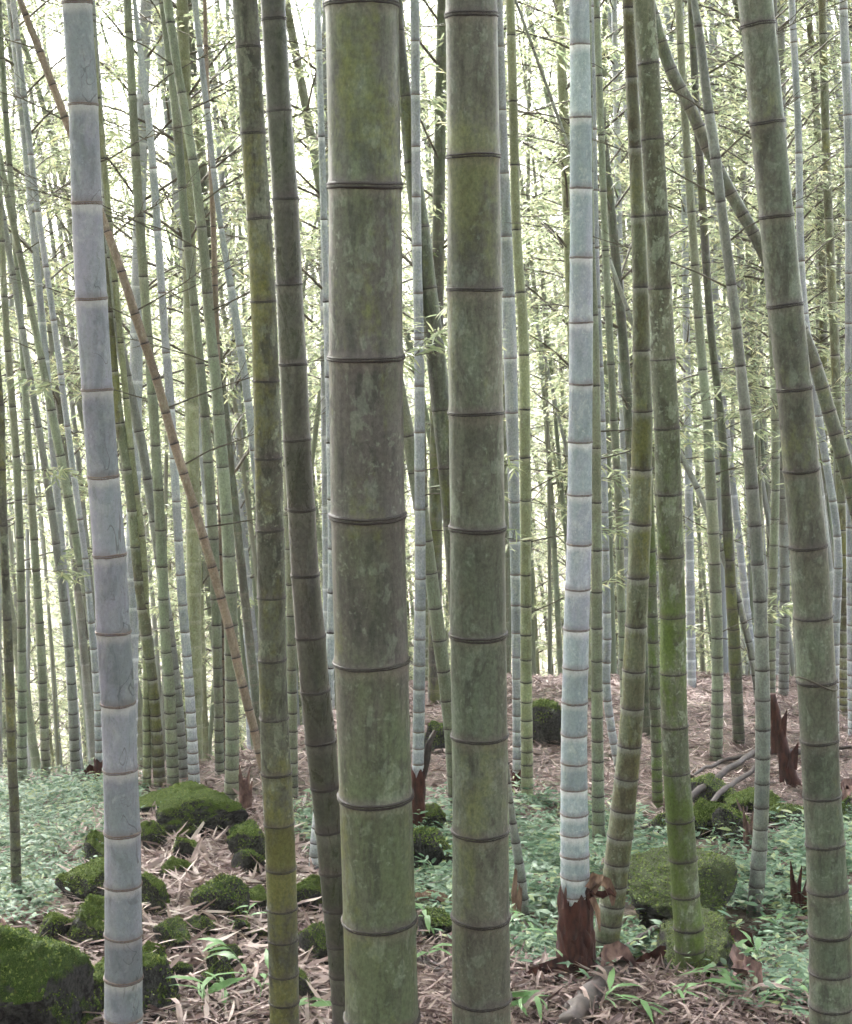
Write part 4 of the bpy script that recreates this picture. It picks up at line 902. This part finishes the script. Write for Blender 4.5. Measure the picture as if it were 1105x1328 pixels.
seeds = [(935, 1288, 6, .14, .13, 'broad leaved seedling below the moss green culm foot'), (990, 1262, 5, .11, .12, 'small seedling beside the crumpled pink sheath'), (905, 1300, 5, .13, .10, 'seedling with spreading pale leaves in litter under the moss green culm'),
 (735, 1272, 4, .11, .12, 'seedling with one leaf crossing the red sheath'), (690, 1215, 6, .12, .13, 'bright seedling by the dying thin culm'), (708, 1236, 5, .11, .12, 'yellow green seedling beside the bright one'),
 (775, 1320, 6, .13, .10, 'grassy seedling growing by the rotten log'), (840, 1322, 5, .12, .09, 'low seedling in litter past the rotten log'), (700, 1318, 6, .12, .11, 'grassy seedling beside the second thickest culm foot'),
 (262, 1322, 6, .15, .12, 'broad leaved seedling in a hollow of the stone heap'), (322, 1278, 7, .12, .17, 'tall leafy seedling leaning on the damp stones'), (335, 1310, 6, .12, .14, 'seedling crowded against the olive culm foot'),
 (300, 1305, 5, .11, .12, 'seedling rooted under the lower damp stone'), (562, 1212, 6, .13, .13, 'arching seedling over the dark stone between the thickest culms'), (548, 1255, 5, .11, .1, 'seedling by the dark split culm piece'),
 (400, 1322, 4, .12, .10, 'seedling between olive and dark brown culms'), (1030, 1300, 6, .10, .1, 'seedling in ground cover before the vine tied culm'), (985, 1312, 5, .10, .09, 'small seedling in litter near the red brown cane'),
 (660, 1325, 5, .12, .1, 'seedling at the bottom litter by second thickest culm'), (318, 1215, 5, .09, .11, 'thin seedling among upper dark stones'), (870, 1305, 4, .10, .08, 'tiny seedling in leaf litter behind the red brown cane'),
 (640, 1188, 5, .12, .12, 'seedling half hidden by the second thickest culm'), (800, 1240, 4, .12, .1, 'seedling beside the brown broken stick'), (1010, 1225, 5, .1, .1, 'leafy seedling beneath the short dark red shoot tip')]
for i, (x, y, n, L, h, lb) in enumerate(seeds): seedling(lb, x, y, n, L*.8, h, 300+i)

# ------------------------------------------------------------------ bare twigs and leafy sprays on traced culms
def spray(key, py, dx, dy, L, leafy, seed, dep=0., mat='twig', rad0=.004):
    root, path, rad, org, to3 = B[key]; r = np.random.default_rng(seed)
    tr_x = W0/2; z = None
    zs = np.linspace(.2, 5, 120); pp = path(zs)+org; px, pyy, de = project(pp); i = int(np.argmin(np.abs(pyy-py))); b = pp[i]-org
    d = unit(np.array((dx, dep, dy))); ts = np.linspace(0, 1, 7); br = b+np.outer(ts*L, d); br[:, 2] -= .16*L*ts**2*(1 if dy > 0 else .3); br += rng.normal(0, .006*L, br.shape)
    o = link('branch', mesh_from('branch', *tube(br-b, rad0*(1-.85*ts), 5), M[mat]), root, b)
    acc = Acc(); LP = []; LD = []
    for k in range(int(6+L*8)):
        u = r.uniform(.25, 1); j = min(5, int(u*6)); s = br[j]+(br[j+1]-br[j])*(u*6-j); e = unit(d+r.normal(0, .5, 3)+(0, 0, .1)); l = L*r.uniform(.12, .3)
        tw = np.array([s, s+e*l*.5, s+e*l-(0, 0, .1*l)])-b; acc.add(tube(tw, [rad0*.4, rad0*.3, rad0*.15], 4, False))
        if leafy:
            nl = r.integers(5, 11); uu = r.uniform(.2, 1.05, nl)[:, None]; LP.append(tw[0]+(tw[2]-tw[0])*uu)
            az = math.atan2(e[1], e[0])+r.normal(0, .9, nl); LD.append(unit(np.stack((np.cos(az), np.sin(az)*.7, r.uniform(-.7, .4, nl)), 1)))
    tag(link('twig', acc.mesh('twig', M[mat]), o), kind='stuff')
    if leafy:
        P = np.concatenate(LP); n = len(P); V, q = leaves4(P, np.concatenate(LD), unit(np.stack((r.normal(0, .6, n), r.normal(-.3, .5, n), np.ones(n)), 1)), r.uniform(.05, .10, n), r.uniform(.008, .014, n), .2)
        tag(link('leaf_spray', mesh_np('leaf_spray', V, q, M['leaf']), o), kind='stuff')
k = 0
for key, lst in {'dead': [(215, 1, .5, .8), (410, 1, .7, .7), (530, 1, .45, 1.0), (608, 1, .5, .9), (690, 1, .25, .7), (150, -1, .5, .6), (310, 1, .8, .5), (60, -1, .4, .5)],
                 'l9': [(150, 1, .6, 1.0), (264, 1, .75, .9), (325, -1, .5, 1.1), (400, 1, .5, .8), (90, -1, .6, 1.0), (470, -1, .4, .7)],
                 'l8': [(200, -1, .6, .9), (330, -1, .5, 1.1), (420, 1, .7, .8)], 'l7': [(120, 1, .7, .8), (300, -1, .6, .9), (390, 1, .5, .9)], 'rust': [(120, 1, .6, .8), (220, 1, .5, .7), (370, -1, .6, .8), (60, -1, .6, .7)],
                 'l6': [(300, -1, .5, .8), (420, -1, .55, .7)], 'l1': [(330, 1, .6, .8), (460, -1, .5, .7)],
                 'slim': [(100, 1, .75, .7), (147, -1, .5, .5), (205, 1, .9, .6), (261, -1, .6, .7), (369, -1, .5, .8), (320, 1, .7, .5)],
                 'd2': [(640, 1, .5, .5), (711, 1, .6, .5), (600, -1, .4, .4)]}.items():
    for (py, dx, dy, L) in lst: k += 1; spray(key, py, dx, dy, L, False, 500+k, rng.normal(0, .35), rad0=.0042)
for key, py, dx, dy, L in (('thin', 690, 1, .05, .45), ('thin', 640, 1, .3, .4), ('thin', 610, 1, .25, .45), ('yg', 640, 1, .55, .75), ('yg', 800, 1, .5, .7), ('yg', 610, 1, -.1, .5), ('yg', 700, 1, .3, .6), ('r1', 600, 1, .3, .5), ('r1', 560, 1, .1, .6),
                           ('r5', 620, 1, .5, .9), ('r6', 700, -1, .5, .9), ('r9', 600, 1, .6, .9), ('r8', 720, -1, .5, .8), ('r6', 560, 1, .6, .9), ('r3', 560, 1, .5, .8), ('l13', 610, 1, .1, .4), ('l13', 740, 1, .1, .4), ('r12', 560, -1, .4, .8), ('l6', 520, -1, .3, .6), ('c1', 500, 1, .4, .6), ('c1', 460, 1, .3, .5), ('r5', 820, 1, .4, .7), ('r6', 830, -1, .4, .6)):
    k += 1; spray(key, py, dx, dy, L, True, 600+k, rng.normal(-.1, .3))

# ------------------------------------------------------------------ haze in the damp air under the canopy
def haze():
    zlo = float(GROUND.data.vertices[0].co.z)*0+min(v.co.z for v in GROUND.data.vertices)-1.2; zhi = 17.0; a = 360.0
    V = [(x, y, z) for z in (zlo, zhi) for y in (-40, 360) for x in (-a, a)]
    me = mesh_from('haze', V, [(0, 2, 3, 1), (4, 5, 7, 6), (0, 1, 5, 4), (2, 6, 7, 3), (0, 4, 6, 2), (1, 3, 7, 5)], None, False)
    m = bpy.data.materials.new('haze_air'); m.use_nodes = True; n = m.node_tree.nodes; n.remove(n['Principled BSDF'])
    v = n.new('ShaderNodeVolumePrincipled'); v.inputs['Color'].default_value = (.95, .97, .96, 1); v.inputs['Density'].default_value = HAZE; v.inputs['Anisotropy'].default_value = .2
    m.node_tree.links.new(v.outputs[0], n['Material Output'].inputs['Volume']); me.materials.append(m)
    tag(link('haze', me), 'thin pale haze in the air between the culms', 'haze', kind='stuff')
if HAZE: haze()
